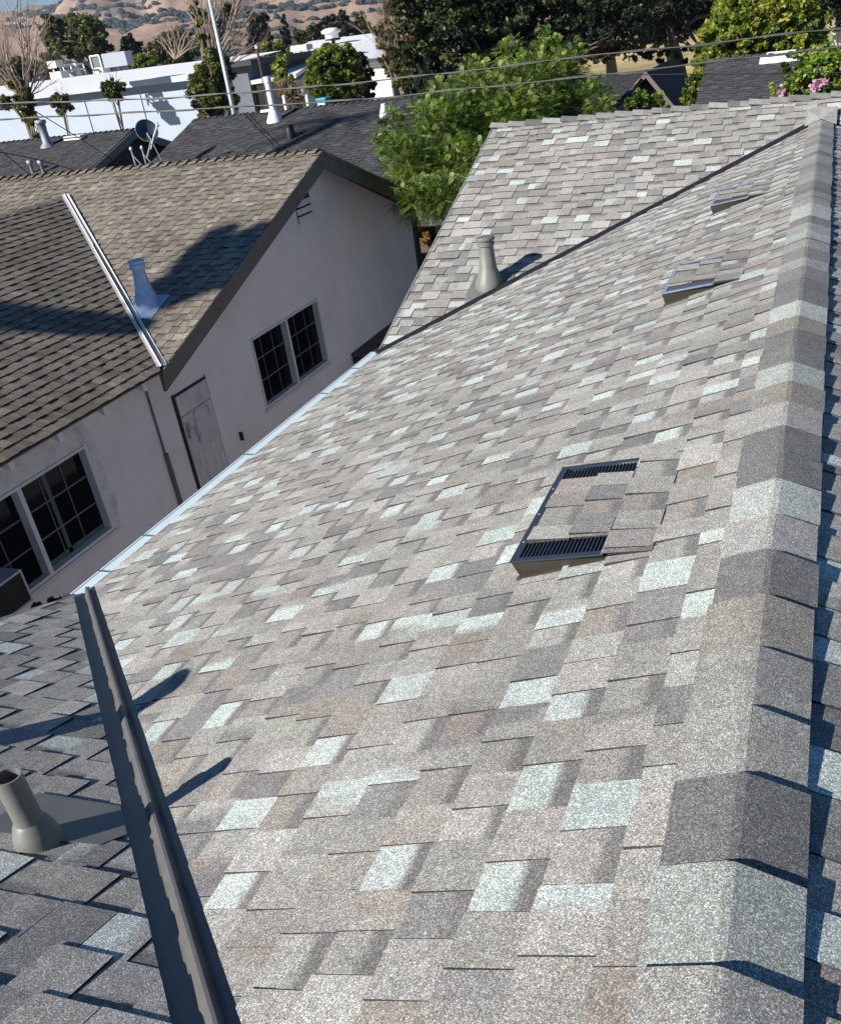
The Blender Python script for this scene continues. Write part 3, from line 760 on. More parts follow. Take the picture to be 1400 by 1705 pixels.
    # barge boards on the gable
    for (ya, za, yb_, zb) in ((9.20, ZEN - .03, YR, ZRN - .005), (19.30, -3.035, YR + .002, ZRN - .005)):
        mb = MB(); x0, x1 = XB - .03, XB + .012
        mb.hexa([(x0, ya, za - .23), (x0, yb_, zb - .24), (x0, yb_, zb), (x0, ya, za)], [(x1, ya, za - .23), (x1, yb_, zb - .24), (x1, yb_, zb), (x1, ya, za)])
        x1b = x1 + .02
        mb.hexa([(x1, ya, za - .05), (x1, yb_, zb - .05), (x1, yb_, zb + .008), (x1, ya, za + .008)], [(x1b, ya, za - .05), (x1b, yb_, zb - .05), (x1b, yb_, zb + .008), (x1b, ya, za + .008)])
        mb.build('barge_board', M_BARGE, h)
    # walls with openings
    Y0, Y1 = -2.0, 18.56
    ops = [(5.80, 8.035, -4.51, -3.46), (11.85, 14.04, -4.46, -3.43)]
    wall = MB(); xs = (XW - .14, XW); zt = -3.12
    ys = [Y0] + [q for o_ in ops for q in o_[:2]] + [Y1]
    for a, b in ((Y0, 5.80), (8.035, 11.85), (14.04, Y1)): wall.box((xs[0], a, GZ), (xs[1], b, zt))
    for o_ in ops:
        wall.box((xs[0], o_[0], GZ), (xs[1], o_[1], o_[2])); wall.box((xs[0], o_[0], o_[3]), (xs[1], o_[1], zt))
    g = [(9.0, zt), (Y1, zt), (Y1, -2.93), (YR, ZRN - .06), (9.0, ZEN - .10)]
    wall.hexa([(xs[0], y, z) for y, z in g], [(xs[1], y, z) for y, z in g])
    wall.box((xs[0], Y0, zt), (xs[1], 9.0, ZEN - .02 + .12))
    wall.box((-19, Y1 - .14, GZ), (XW - .14, Y1, -3.1))
    wall.build('wall', M_STUCCO, h)
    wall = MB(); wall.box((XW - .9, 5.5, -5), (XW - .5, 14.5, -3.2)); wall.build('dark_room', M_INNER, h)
    window(h, XW, 5.80, 8.035, -4.51, -3.46, 6.93, curtain=True); window(h, XW, 11.85, 14.04, -4.46, -3.43, 12.93)
    # gable louvre
    v = bpy.data.objects.new('gable_vent', None); col.objects.link(v); v.parent = h; v.location = tuple(np.array([XW, 14.1, -2.2]) - parent_world(h))
    mb = MB(); mb.box((XW + .001, 13.92, -2.29), (XW + .012, 14.42, -1.93)); mb.build('vent_back', M_BLACK, v)
    mb = MB()
    for z in (-2.28, -2.17, -2.06): mb.hexa([(XW + .012, 13.92, z), (XW + .05, 13.92, z), (XW + .03, 13.92, z + .075), (XW + .012, 13.92, z + .075)], [(XW + .012, 14.42, z), (XW + .05, 14.42, z), (XW + .03, 14.42, z + .075), (XW + .012, 14.42, z + .075)])
    mb.build('vent_slat', M_STUCCO, v)
    # boarded-up door
    mb = MB(); mb.box((XW + .001, 9.80, -5.6), (XW + .022, 10.53, -3.56)); d = mb.build('door', M_DOOR, h)
    md, nn_, bb_ = newmat('scuffed_board'); bb_.inputs['Roughness'].default_value = .9
    k_ = ramp(nn_, tex(nn_, 'noise', 9, 7, .8, stretch=(1, 1, .45)), [(.38, (.16, .16, .17)), (.46, (.50, .475, .485))]); nn_.links.new(k_, bb_.inputs['Base Color'])
    mb = MB(); mb.box((XW + .022, 9.83, -4.35), (XW + .0235, 10.50, -3.84)); mb.build('scuffed_panel', md, d)
    mp_, nn_, bb_ = newmat('rough_stucco_patch'); bb_.inputs['Roughness'].default_value = .95
    k_ = ramp(nn_, tex(nn_, 'noise', 6, 7, .8), [(.36, (.42, .40, .42)), (.52, (.62, .58, .59))]); nn_.links.new(k_, bb_.inputs['Base Color'])
    mb = MB()
    import random as _r; r_ = _r.Random(4)
    ring = [(5.6, -3.455), (5.6, -3.24), (6.2, -3.22), (6.7, -3.26), (7.2, -3.20), (7.7, -3.21), (8.1, -3.24), (8.22, -3.42), (8.19, -3.8), (8.24, -4.2), (8.15, -4.56), (8.075, -4.56), (8.075, -3.455)]
    mb.hexa([(XW + .0005, y + r_.uniform(-.02, .02) * (i not in (0, 11, 12)), z + r_.uniform(-.02, .02) * (i not in (0, 11, 12))) for i, (y, z) in enumerate(ring)][::-1],
            [(XW + .004, y + r_.uniform(-.02, .02) * (i not in (0, 11, 12)), z + r_.uniform(-.02, .02) * (i not in (0, 11, 12))) for i, (y, z) in enumerate(ring)][::-1])
    mb.build('stucco_patch', mp_, h)
    mb = MB(); mb.box((XW + .001, 9.755, -5.6), (XW + .03, 9.795, -3.52)); mb.box((XW + .001, 9.795, -3.555), (XW + .03, 10.53, -3.53)); mb.build('door_gap', M_DKLINE, d)
    mb = MB(); mb.box((XW + .022, 9.80, -3.83), (XW + .024, 10.53, -3.818)); mb.build('board_seam', plain('grey_seam', (.16, .15, .16), .9), d)
    mb = MB(); mb.box((XW + .001, 10.535, -5.6), (XW + .012, 10.56, -3.5)); mb.build('door_trim', plain('door_trim_paint', (.32, .30, .31), .8), d)
    mb = MB(); mb.box((XW + .02, 9.85, -4.93), (XW + .06, 9.97, -4.83)); mb.build('padlock_hasp', M_BLACK, d)
    # conduit on the wall, thin above and thick below
    mb = MB(); mb.tube([(XW + .018, 9.31, -3.15), (XW + .018, 9.31, -4.1)], .013, 6); mb.tube([(XW + .03, 9.31, -4.1), (XW + .03, 9.31, -5.6)], .028, 6, c=(1, 1, 1)); mb.build('conduit', plain('grey_conduit', (.12, .115, .12), .6), h)
    mb = MB(); mb.box((XW, 11.0, -4.62), (XW + .05, 11.03, -4.5)); mb.build('hose_bib', M_BLACK, h)
    # corner trim at the far end of the gable wall
    mb = MB(); mb.box((XW + .0, Y1 - .06, GZ), (XW + .03, Y1 + .02, -3.05)); mb.tube([(XW + .04, Y1 + .05, -3.1), (XW + .05, Y1 + .05, -4.0), (XW + .12, Y1 + .10, -4.6), (XW + .12, Y1 + .1, -5.6)], .03, 8); mb.build('corner_downspout', M_WOODD, h)
    # rafter tails under the wing's eave
    for yy in (4.5, 5.22, 5.95, 6.68, 7.42, 8.18, 8.93):
        mb = MB(); mb.hexa([(XW, yy - .035, -3.03), (XB - .06, yy - .035, -3.17 + .01), (XB - .06, yy - .035, -3.05), (XW, yy - .035, -2.93)],
                           [(XW, yy + .035, -3.03), (XB - .06, yy + .035, -3.17 + .01), (XB - .06, yy + .035, -3.05), (XW, yy + .035, -2.93)]); mb.build('rafter_tail', M_STUCCO, h)
    mb = MB(); mb.box((XB - .38, 12.0 - 14, ZEN - .045), (XB - .0, 9.25, ZEN - .03)); mb.build('eave_board', M_BARGE, h)
    # lean-to roof against the wall
    l = bpy.data.objects.new('lean_to', None); col.objects.link(l); l.parent = h; l.location = tuple(np.array([XW, 16.5, -4.7]) - parent_world(h))
    mb = MB(); mb.slab([(XW, 14.9, -4.60), (XW, 18.9, -4.60), (XW + 1.0, 18.9, -4.80), (XW + 1.0, 14.9, -4.80)][::-1], .03); mb.build('lean_to_roof', plain('brown_felt', (.075, .06, .055), .9, nscale=3, namt=.2), l)
    mb = MB(); mb.box((XW + .9, 14.95, -5.7), (XW + .96, 15.01, -4.82)); mb.box((XW + .02, 14.92, -4.78), (XW + .98, 14.95, -4.66)); mb.box((XW + .1, 15.3, GZ), (XW + .85, 18.5, -4.85)); mb.build('lean_to_frame_and_shade', M_BLACK, l)  # post and beam, plus a black block standing in for shade underneath
    # blue-grey flue on the near roof slope
    v = bpy.data.objects.new('vent_pipe', None); col.objects.link(v); v.parent = h
    b = hit(247, 508, (0, -tS, 1), ZEN - tS * 9.277); v.location = tuple(b - parent_world(h))
    Dp = float((R @ b)[2]); r = 8.8 / F * Dp * 1.62
    top = hy(240, 433, b[1]); hh = top[2] - b[2]
    r *= .88; mb = MB(); mb.lathe(b, [(r * 1.62, -.06), (r * 1.6, .05), (r * 1.5, .10), (r * 1.12, .20), (r * 1.08, .21), (r * .80, hh - .12), (r * .78, hh - .07)], 28); auto_smooth(mb.build('pipe_tube', M_BLUEPIPE, v))
    mb = MB(); mb.lathe(b, [(r * .8, hh - .10), (r * 1.0, hh - .095), (r * 1.02, hh - .045), (r * .86, hh - .04), (r * .86, hh - .025), (r * 1.08, hh - .02), (r * 1.10, hh), (r * .9, hh + .012), (.001, hh + .02)], 28); auto_smooth(mb.build('pipe_cap', M_BLUEPIPE, v))
    mb = MB(); mb.slab([(b[0] + dx, b[1] + dy, b[2] + dy * tS + .014) for dx, dy in ((-.3, -.30), (.22, -.30), (.22, .2), (-.3, .2))], .004); mb.build('flashing_plate', M_BLUEPIPE, v)
neighbour()

def ac_unit():
    X = -7.0; p = hx(34.7, 947.6, X); q = hx(56, 997.7, X)
    y1 = p[1]; y0 = y1 - .75; z1 = p[2]; z0 = q[2] - .01
    o = empty('air_conditioner', (X - .25, (y0 + y1) / 2, z0), 'boxy blue-grey air conditioner with a black grille sticking out of the stucco wall', 'air conditioner')
    mb = MB(); mb.box((-7.55, y0, z0), (X - .02, y1, z1)); mb.build('casing', M_BLUEGREY, o)
    mb = MB(); t = .022
    for (a, b, c, d) in ((y0, y1, z1 - t, z1), (y0, y1, z0, z0 + t), (y0, y0 + t, z0 + t, z1 - t), (y1 - t, y1, z0 + t, z1 - t)): mb.box((X - .02, a, c), (X, b, d))
    mb.build('front_frame', M_GREYMET, o)
    mb = MB(); mb.box((X - .0195, y0 + t, z0 + t), (X - .014, y1 - t, z1 - t))
    z = z0 + t + .01
    while z < z1 - t - .01: mb.box((X - .014, y0 + t, z), (X - .006, y1 - t, z + .004)); z += .014
    mb.build('grille', M_BLACK, o)
    mb = MB()
    for yy in (y0 + .08, y1 - .12): mb.hexa([(-7.549, yy, z0 - .36), (-7.51, yy, z0 - .36), (X - .06, yy, z0 - .02), (X - .06, yy, z0 - .001), (-7.549, yy, z0 - .001)], [(-7.549, yy + .03, z0 - .36), (-7.51, yy + .03, z0 - .36), (X - .06, yy + .03, z0 - .02), (X - .06, yy + .03, z0 - .001), (-7.549, yy + .03, z0 - .001)])
    mb.build('bracket', M_BLACK, o)
    mb = MB(); mb.box((X - .005, y1 - .48, z1 - .02), (X + .006, y1 - .30, z1 + .008)); mb.build('latch', M_GREYMET, o)
ac_unit()

# ================================================================== FOLIAGE
def quads_mesh(name, P, Cc, mat, parent=None):
    """P: (n,4,3) corners, Cc: (n,3) colours -> one mesh object"""
    n = len(P); me = bpy.data.meshes.new(name)
    off = parent_world(parent) if parent is not None else np.zeros(3)
    me.vertices.add(n * 4); me.vertices.foreach_set('co', (P.reshape(-1, 3) - off).astype(np.float32).ravel())
    me.loops.add(n * 4); me.loops.foreach_set('vertex_index', np.arange(n * 4, dtype=np.int32))
    me.polygons.add(n); me.polygons.foreach_set('loop_start', np.arange(0, n * 4, 4, dtype=np.int32)); me.polygons.foreach_set('loop_total', np.full(n, 4, dtype=np.int32))
    me.update(calc_edges=True)
    at = me.color_attributes.new("Col", 'FLOAT_COLOR', 'CORNER')
    c4 = np.ones((n, 4, 4), np.float32); c4[:, :, :3] = Cc[:, None, :]; at.data.foreach_set('color', c4.ravel())
    me.materials.append(mat); o = bpy.data.objects.new(name, me); col.objects.link(o)
    if parent is not None: o.parent = parent
    return o
def leaf_quads(rs, cen, size, aspect=.5, up=.35):
    n = len(cen); a = rs.normal(size=(n, 3)); a[:, 2] *= .7; a /= np.linalg.norm(a, axis=1)[:, None]
    nn = rs.normal(size=(n, 3)); nn[:, 2] += up * 2; b = np.cross(a, nn); b /= np.linalg.norm(b, axis=1)[:, None] + 1e-9
    s = size * rs.uniform(.6, 1.35, n)[:, None]; w_ = s * aspect
    return np.stack([cen - a * s * .5, cen + b * w_ * .5 - a * s * .05, cen + a * s * .5, cen - b * w_ * .5 + a * s * .05], 1)
def crown_points(rs, blobs, n, clump=.28, shell=.55, per=60):
    """leaf positions gathered in small clumps spread through several ellipsoids"""
    vol = np.array([b[3] * b[4] * b[5] for b in blobs]) ** .75; vol = vol / vol.sum(); out = []; cid = []
    k = 0
    for b, v in zip(blobs, vol):
        m = max(3, int(n * v / per))
        d = rs.normal(size=(m, 3)); d /= np.linalg.norm(d, axis=1)[:, None]
        r = shell + (1 - shell) * rs.random(m) ** .6; r *= 1 + .16 * rs.normal(size=m) * .6
        c = np.array(b[:3]) + d * r[:, None] * np.array(b[3:6])
        rad = clump * min(b[3:6]) * rs.uniform(.5, 1.25, m)
        q = rs.normal(size=(m, per, 3)); q /= np.linalg.norm(q, axis=2)[:, :, None]; q *= rs.random((m, per, 1)) ** .45
        q[:, :, 2] *= .75
        out.append((c[:, None, :] + q * rad[:, None, None]).reshape(-1, 3)); cid.append(np.repeat(np.arange(k, k + m), per)); k += m
    return np.concatenate(out), np.concatenate(cid), k
def tree(name, label, cat, blobs, D, n, leaf, pals, seed, trunk=None, group=None, bark=None, mat=None, clump=.28, shell=.55, aspect=.5, bare=None, base=None, limb_r=None, fill=0, ground_z=GZ):
    """blobs in photo coordinates (u, v, ru, rv[, depth]) are turned into real ellipsoids D metres away; the trunk stands on the ground"""
    rs = np.random.RandomState(seed); rnd = random.Random(seed)
    B = []
    for b in blobs:
        d = b[4] if len(b) > 4 else D; c = pt(b[0], b[1], d); rx = b[2] * d / F; rz = b[3] * d / F
        B.append((c[0], c[1], c[2], rx, min(rx, rz * 1.3), rz))
    big = max(B, key=lambda q: q[3] * q[5])
    lowest = min(B, key=lambda q: q[2] - q[5])
    bx, by = (big[0], big[1]) if base is None else base
    o = empty(name, (bx, by, ground_z), label, cat, group)
    P, cid, k = crown_points(rs, B, n, clump, shell)
    pal = np.array(pals); ci = rs.randint(0, len(pal), k); tone = rs.uniform(.72, 1.28, k)
    cc = pal[ci][cid] * tone[cid][:, None] * rs.uniform(.75, 1.25, len(P))[:, None]
    quads_mesh('crown', leaf_quads(rs, P, leaf, aspect), cc, mat or M_LEAF, o)
    if trunk:
        t = MB(); top = np.array([big[0], big[1], big[2] + big[5] * .1]); g = np.array([bx, by, ground_z])
        H = top - g
        main = [g + H * f + np.array([.04 * H[2] * math.sin(3 * f + seed), .03 * H[2] * math.cos(2.3 * f + seed), 0]) * (f > 0) for f in (0, .2, .4, .6, .8, 1)]
        t.tube(main, [trunk * (1 - .75 * f) for f in (0, .2, .4, .6, .8, 1)], 8)
        for b in B:
            for _ in range(3):
                e = np.array(b[:3]) + np.array([rnd.uniform(-.6, .6) * b[3], rnd.uniform(-.6, .6) * b[4], rnd.uniform(-.2, .7) * b[5]])
                s_ = main[rnd.choice([2, 3, 4])]; m_ = (s_ + e) / 2 + np.array([0, 0, .1 * np.linalg.norm(e - s_)])
                t.tube([s_, m_, e], [trunk * .35, trunk * .22, trunk * .06], 5)
        t.build('trunk', bark or M_BARK, o, smooth=True)
    if bare:
        t = MB()
        for (P0, P1, r_) in bare(rnd): twig(t, rnd, P0, P1, r_, 3)
        t.build('bare_branches', plain('dry_twig', (.27, .20, .155), .9, nscale=20, namt=.25), o)
    return o
def twig(t, rnd, P0, P1, r, depth):
    if depth == 3: r = r * .65
    P0 = np.array(P0, float); P1 = np.array(P1, float); d = P1 - P0; L = np.linalg.norm(d)
    n = 4; pts = [P0 + d * (i / n) + np.array([rnd.gauss(0, .025) for _ in range(3)]) * L * (0 < i) for i in range(n + 1)]
    t.tube(pts, [r * (1 - .7 * i / n) for i in range(n + 1)], 4 if depth > 1 else 3, cap=False)
    if depth <= 0 or L < .15: return
    for _ in range(4 if depth > 1 else 3):
        f = rnd.uniform(.3, .95); s = P0 + d * f; e = d / L
        dev = np.array([rnd.gauss(0, 1) for _ in range(3)]); dev -= e * dev.dot(e); dev /= np.linalg.norm(dev) + 1e-9
        q = e * .85 + dev * rnd.uniform(.3, .6) + np.array([0, 0, .15]); q /= np.linalg.norm(q)
        twig(t, rnd, s, s + q * L * rnd.uniform(.35, .55), r * (1 - .7 * f) * .6, depth - 1)

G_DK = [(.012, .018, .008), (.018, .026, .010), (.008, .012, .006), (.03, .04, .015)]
G_OL = [(.07, .085, .03), (.095, .105, .04), (.05, .065, .024), (.12, .12, .05)]
G_YG = [(.20, .26, .03), (.26, .30, .04), (.13, .19, .025), (.30, .30, .05), (.09, .14, .02)]
G_BR = [(.12, .19, .03), (.19, .27, .045), (.07, .12, .022), (.28, .35, .08), (.028, .05, .013)]
G_TAN = [(.22, .17, .09), (.16, .13, .06), (.10, .11, .04), (.28, .21, .12)]

# --- feathery green tree beyond the far wing
def feathery():
    rs = np.random.RandomState(77); rnd = random.Random(77)
    blobs = [(680, 270, 42, 50, 15.5), (735, 215, 60, 50, 16), (810, 185, 75, 62, 16.5), (885, 150, 62, 50, 17), (935, 120, 42, 44, 17.5), (985, 165, 36, 30, 17), (770, 275, 60, 42, 15.5), (695, 330, 42, 30, 15),
             (860, 190, 60, 38, 16), (745, 325, 44, 30, 15), (650, 215, 22, 30, 16), (905, 85, 26, 26, 17.5), (850, 95, 22, 24, 17.5), (735, 165, 36, 26, 16.5), (640, 240, 24, 14, 15.5), (1000, 178, 22, 12, 16.5), (705, 290, 50, 40, 16.5), (800, 235, 70, 40, 17.5), (790, 120, 18, 26, 17)]
    B = [(*pt(u, v, d), a * d / F, a * d / F, b * d / F) for u, v, a, b, d in blobs]
    o = empty('feathery_tree', (B[2][0], B[2][1] + .3, GZ), 'bright green tree with feathery drooping leaves right behind the taupe roof', 'tree')
    # fronds: a stalk with pairs of leaflets
    Q = []; Cc = []
    vol = np.array([b[3] ** 2 * b[5] for b in B]) ** .8; vol /= vol.sum(); NF = 15000
    for b, v in zip(B, vol):
        m = int(NF * v) + 14
        for _ in range(m):
            d = rs.normal(size=3); d /= np.linalg.norm(d); r = .25 + .85 * rs.random() ** .8
            c = np.array(b[:3]) + d * r * np.array(b[3:6])
            ax = d * .8 + rs.normal(size=3) * .5; ax[2] += .15; ax /= np.linalg.norm(ax)
            L = rs.uniform(.10, .22); side = np.cross(ax, (0, 0, 1) + rs.normal(size=3) * .35); side /= np.linalg.norm(side) + 1e-9
            nl = 8; base = np.array(G_BR[rs.randint(5)]) * rs.uniform(.7, 1.3)
            for k in range(nl):
                f = (k + .5) / nl; p = c + ax * L * f + np.array([0, 0, -.32 * L * f * f])
                ll = .042 * math.sin(math.pi * (.12 + .8 * f)) + .010; w_ = .0075
                for s_ in (-1, 1):
                    dr = side * s_ * .9 + ax * .45 + np.array([0, 0, -.25]); dr /= np.linalg.norm(dr); wv = ax * w_
                    Q.append([p, p + dr * ll * .5 + wv, p + dr * ll, p + dr * ll * .5 - wv]); Cc.append(base * rs.uniform(.8, 1.2))
    quads_mesh('crown', np.array(Q), np.array(Cc), M_LEAF, o)
    t = MB(); g = np.array([B[2][0], B[2][1] + .3, GZ]); top = np.array(B[2][:3])
    t.tube([g, g + (top - g) * .4 + (.1, 0, 0), top], [.16, .12, .05], 8)
    for b in B:
        c = np.array(b[:3]); s = g + (top - g) * rnd.uniform(.35, .8)
        t.tube([s, (s + c) / 2 + (0, 0, .15), c + (0, 0, b[5] * .4)], [.06, .035, .008], 5)
        for _ in range(5):
            e = c + np.array([rnd.uniform(-1, 1) * b[3], rnd.uniform(-1, 1) * b[4], rnd.uniform(-.4, 1) * b[5]])
            t.tube([c, (c + e) / 2 + (0, 0, .05), e], [.014, .008, .003], 4)
    t.build('trunk', M_BARK, o, smooth=True)
feathery()

BG = 'trees in the background'
# dark evergreens filling the top of the picture
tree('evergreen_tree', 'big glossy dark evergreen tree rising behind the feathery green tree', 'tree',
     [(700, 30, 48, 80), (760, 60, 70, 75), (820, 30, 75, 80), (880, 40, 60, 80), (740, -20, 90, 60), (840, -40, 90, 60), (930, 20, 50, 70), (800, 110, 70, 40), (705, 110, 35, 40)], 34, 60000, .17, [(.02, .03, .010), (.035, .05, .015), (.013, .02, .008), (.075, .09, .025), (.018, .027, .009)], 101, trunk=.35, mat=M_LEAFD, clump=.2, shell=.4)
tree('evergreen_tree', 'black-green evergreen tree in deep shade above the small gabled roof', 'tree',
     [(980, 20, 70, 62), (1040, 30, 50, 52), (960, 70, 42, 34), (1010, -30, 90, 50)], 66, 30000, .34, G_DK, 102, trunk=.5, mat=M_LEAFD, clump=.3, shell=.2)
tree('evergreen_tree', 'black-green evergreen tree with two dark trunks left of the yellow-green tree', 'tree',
     [(1110, 5, 60, 52), (1170, 0, 50, 46), (1075, 30, 32, 40), (1100, -50, 100, 40), (1195, 30, 26, 40), (1060, 84, 44, 17), (1105, 94, 50, 12), (1168, 88, 26, 18), (1010, 92, 30, 14)], 74, 30000, .38, G_DK, 103, trunk=.75, mat=M_LEAFD, clump=.3, shell=.2, base=tuple(pt(1131, 70, 74)[:2]))  # lowest dark blobs added to imitate shaded ground under the crowns
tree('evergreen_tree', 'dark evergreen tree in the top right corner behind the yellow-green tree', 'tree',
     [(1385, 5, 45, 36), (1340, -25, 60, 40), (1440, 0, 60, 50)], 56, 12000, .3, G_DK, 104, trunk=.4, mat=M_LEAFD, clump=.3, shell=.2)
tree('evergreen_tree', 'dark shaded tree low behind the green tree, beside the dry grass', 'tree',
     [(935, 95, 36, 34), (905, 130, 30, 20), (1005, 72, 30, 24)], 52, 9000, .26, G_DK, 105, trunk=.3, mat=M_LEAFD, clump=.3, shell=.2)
tree('bay_tree', 'dense yellow-green tree behind the charcoal roof on the right', 'tree',
     [(1250, 30, 70, 50), (1310, 40, 58, 48), (1215, 70, 55, 40), (1280, 80, 70, 36), (1190, 95, 32, 28), (1350, 60, 30, 36), (1280, -20, 80, 40), (1325, 95, 34, 22)], 33.5, 52000, .16, G_YG, 106, trunk=.3, clump=.22, shell=.5, aspect=.6)
tree('climbing_vine', 'yellow-green vine hanging over the left edge of the charcoal roof', 'vine',
     [(1172, 108, 20, 18), (1160, 132, 20, 18), (1148, 156, 14, 16), (1168, 150, 10, 22)], 29, 5000, .11, G_YG, 107, trunk=.05, clump=.35, shell=.4, aspect=.7)
def shrub_flower():
    o = tree('flowering_shrub', 'bright leafy shrub with pink flowers just beyond the roof ridge', 'shrub',
             [(1295, 150, 24, 14), (1330, 130, 26, 26), (1365, 110, 34, 28), (1400, 120, 34, 40), (1360, 150, 50, 14), (1310, 105, 14, 14)], 19, 9000, .10, [(.20, .30, .04), (.28, .34, .06), (.11, .19, .03), (.05, .10, .02)], 108, trunk=.06, clump=.4, shell=.35, aspect=.62)
    rs = np.random.RandomState(5); P = []
    for (u, v, n) in ((1357, 143, 60), (1372, 136, 50), (1300, 154, 50)):
        c = pt(u, v, 18.6); P = c + rs.normal(size=(n, 3)) * .045
        quads_mesh('flower', leaf_quads(rs, P, .07, .9), np.tile([[.62, .36, .52]], (len(P), 1)) * rs.uniform(.8, 1.25, (len(P), 1)), M_LEAF, o)
shrub_flower()
tree('leafy_shrub', 'green shrub tips showing below the small gable beyond the roof ridge', 'shrub', [(1062, 166, 16, 12), (1098, 168, 20, 10), (1048, 178, 14, 8)], 17, 2600, .10, G_BR, 109, trunk=.04, clump=.5, shell=.3)
tree('round_shrub', 'rounded yellow-green conifer shrub in front of the white roofs', 'shrub',
     [(555, 122, 44, 40), (548, 100, 26, 24), (575, 105, 26, 26), (530, 135, 26, 24), (580, 140, 30, 20)], 42, 26000, .15, [(.17, .21, .03), (.23, .26, .04), (.11, .15, .02), (.07, .10, .015)], 110, trunk=.2, clump=.2, shell=.72, aspect=.6)
tree('evergreen_tree', 'dark tree in shade directly right of the round yellow-green shrub', 'tree', [(605, 132, 18, 28), (598, 110, 14, 20)], 45, 6000, .2, G_DK, 111, trunk=.2, mat=M_LEAFD, clump=.3, shell=.3)
tree('young_tree', 'small yellow-green sapling with a withered brown stump beside the white pipe', 'tree', [(466, 122, 13, 16), (470, 100, 9, 12), (478, 136, 15, 9)], 38, 3600, .15, G_YG, 112, trunk=.12, clump=.4, shell=.3)
def dead_palm():
    rs = np.random.RandomState(9); c = pt(485, 152, 37.5); o = empty('dead_foliage', tuple(c), 'withered brown fronds slumped left of the round shrub', 'dead plant')
    P = np.concatenate([pt(u, v, 37.5) + rs.normal(size=(160, 3)) * .16 for u, v in ((472, 146), (482, 153), (492, 160), (488, 164))])
    quads_mesh('fronds', leaf_quads(rs, P, .4, .14), np.tile([[.20, .15, .10]], (len(P), 1)) * rs.uniform(.5, 1.6, (len(P), 1)), M_LEAF, o)
dead_palm()
tree('ivy_tree', 'tan and olive tree with bare twigs and a pale trunk left of the big evergreen', 'tree',
     [(662, 30, 26, 50), (645, 90, 22, 26), (668, 105, 26, 30), (640, 60, 18, 30), (690, 60, 24, 50), (680, 140, 22, 22)], 35, 15000, .15, G_TAN + G_OL, 113, trunk=.16, bark=M_BARKL, clump=.3, shell=.4,
     base=tuple(pt(660, 150, 35)[:2]), bare=lambda r: [(pt(655, 130, 35), pt(600 + 18 * k, 0 + r.uniform(-30, 30), 35 + r.uniform(-1, 1)), .05) for k in range(6)] + [(pt(655, 135, 35), pt(622 + 8 * k, 60 + r.uniform(-20, 20), 34.5), .035) for k in range(5)])
# ivy-clad tall tree with bare poles
tree('ivy_tree', 'tall ivy-covered tree with bare upright branches beside the lamp pole', 'tree',
     [(345, 150, 30, 34), (362, 120, 30, 26), (350, 175, 30, 16), (340, 70, 13, 26), (330, 25, 12, 30), (352, 95, 16, 18), (375, 5, 9, 26), (360, 45, 10, 20), (385, 165, 14, 18)], 44, 20000, .2, [(.12, .14, .035), (.17, .17, .05), (.07, .09, .025), (.04, .05, .018)], 114, trunk=.28, clump=.3, shell=.35, base=tuple(pt(355, 190, 44)[:2]),
     bare=lambda r: [(pt(355, 110, 44), pt(300 + 11 * k, -20 + r.uniform(-30, 40), 44 + r.uniform(-1.5, 1.5)), .09) for k in range(13)] + [(pt(370, 110, 44), pt(400 + 8 * k, 40 + 8 * k + r.uniform(-15, 15), 44 + r.uniform(-1, 1)), .06) for k in range(6)])
tree('bare_tree', 'mostly bare pinkish-brown tree with an ivy-covered trunk at the left edge', 'tree',
     [(48, 190, 13, 20), (40, 165, 18, 16), (30, 140, 18, 10), (60, 215, 8, 18), (10, 170, 14, 10)], 46, 6500, .2, [(.11, .13, .04), (.16, .16, .05), (.09, .075, .04)], 115, trunk=.22, clump=.4, shell=.3, base=tuple(pt(62, 235, 46)[:2]),
     bare=lambda r: [(pt(45, 175, 46), pt(-40 + 11 * k, -10 + abs(k - 6) * 12 + r.uniform(-20, 30), 46 + r.uniform(-2, 2)), .09) for k in range(12)] + [(pt(45, 165, 46), pt(70 + 6 * k, 85 + 12 * k, 46), .05) for k in range(5)] + [(pt(30, 160, 46), pt(-10 + 5 * k, 130 - 5 * k, 46), .05) for k in range(5)])
for (u, v, ub, vb, s, lab) in ((103, 173, 113, 228, 0, 'small round-headed young tree nearest the bare tree, in front of the pale wall'), (188, 147, 200, 218, 1, 'small round-headed young tree in the middle of the pale wall')):
    P = pt(u, v, 50); Bp = pt(ub, vb, 50)
    tree('young_tree', lab, 'tree', [(u, v, 15, 16, 50), (u - 4, v - 6, 11, 10, 50), (u + 5, v + 3, 12, 9, 50)] if not s else [(u, v, 20, 13, 50), (u + 4, v + 8, 13, 12, 50), (u - 8, v - 3, 12, 8, 50)], 50, 3600, .2, G_OL + [(.13, .17, .04)], 116 + s, trunk=.09, clump=.35, shell=.3, group='young trees in front of the pale wall',
         base=(P[0], P[1]), bare=lambda r, u=u, v=v: [(pt(u, v, 50), pt(u - 12 + 6 * k, v - 22 + r.uniform(-6, 6), 50), .03) for k in range(5)])
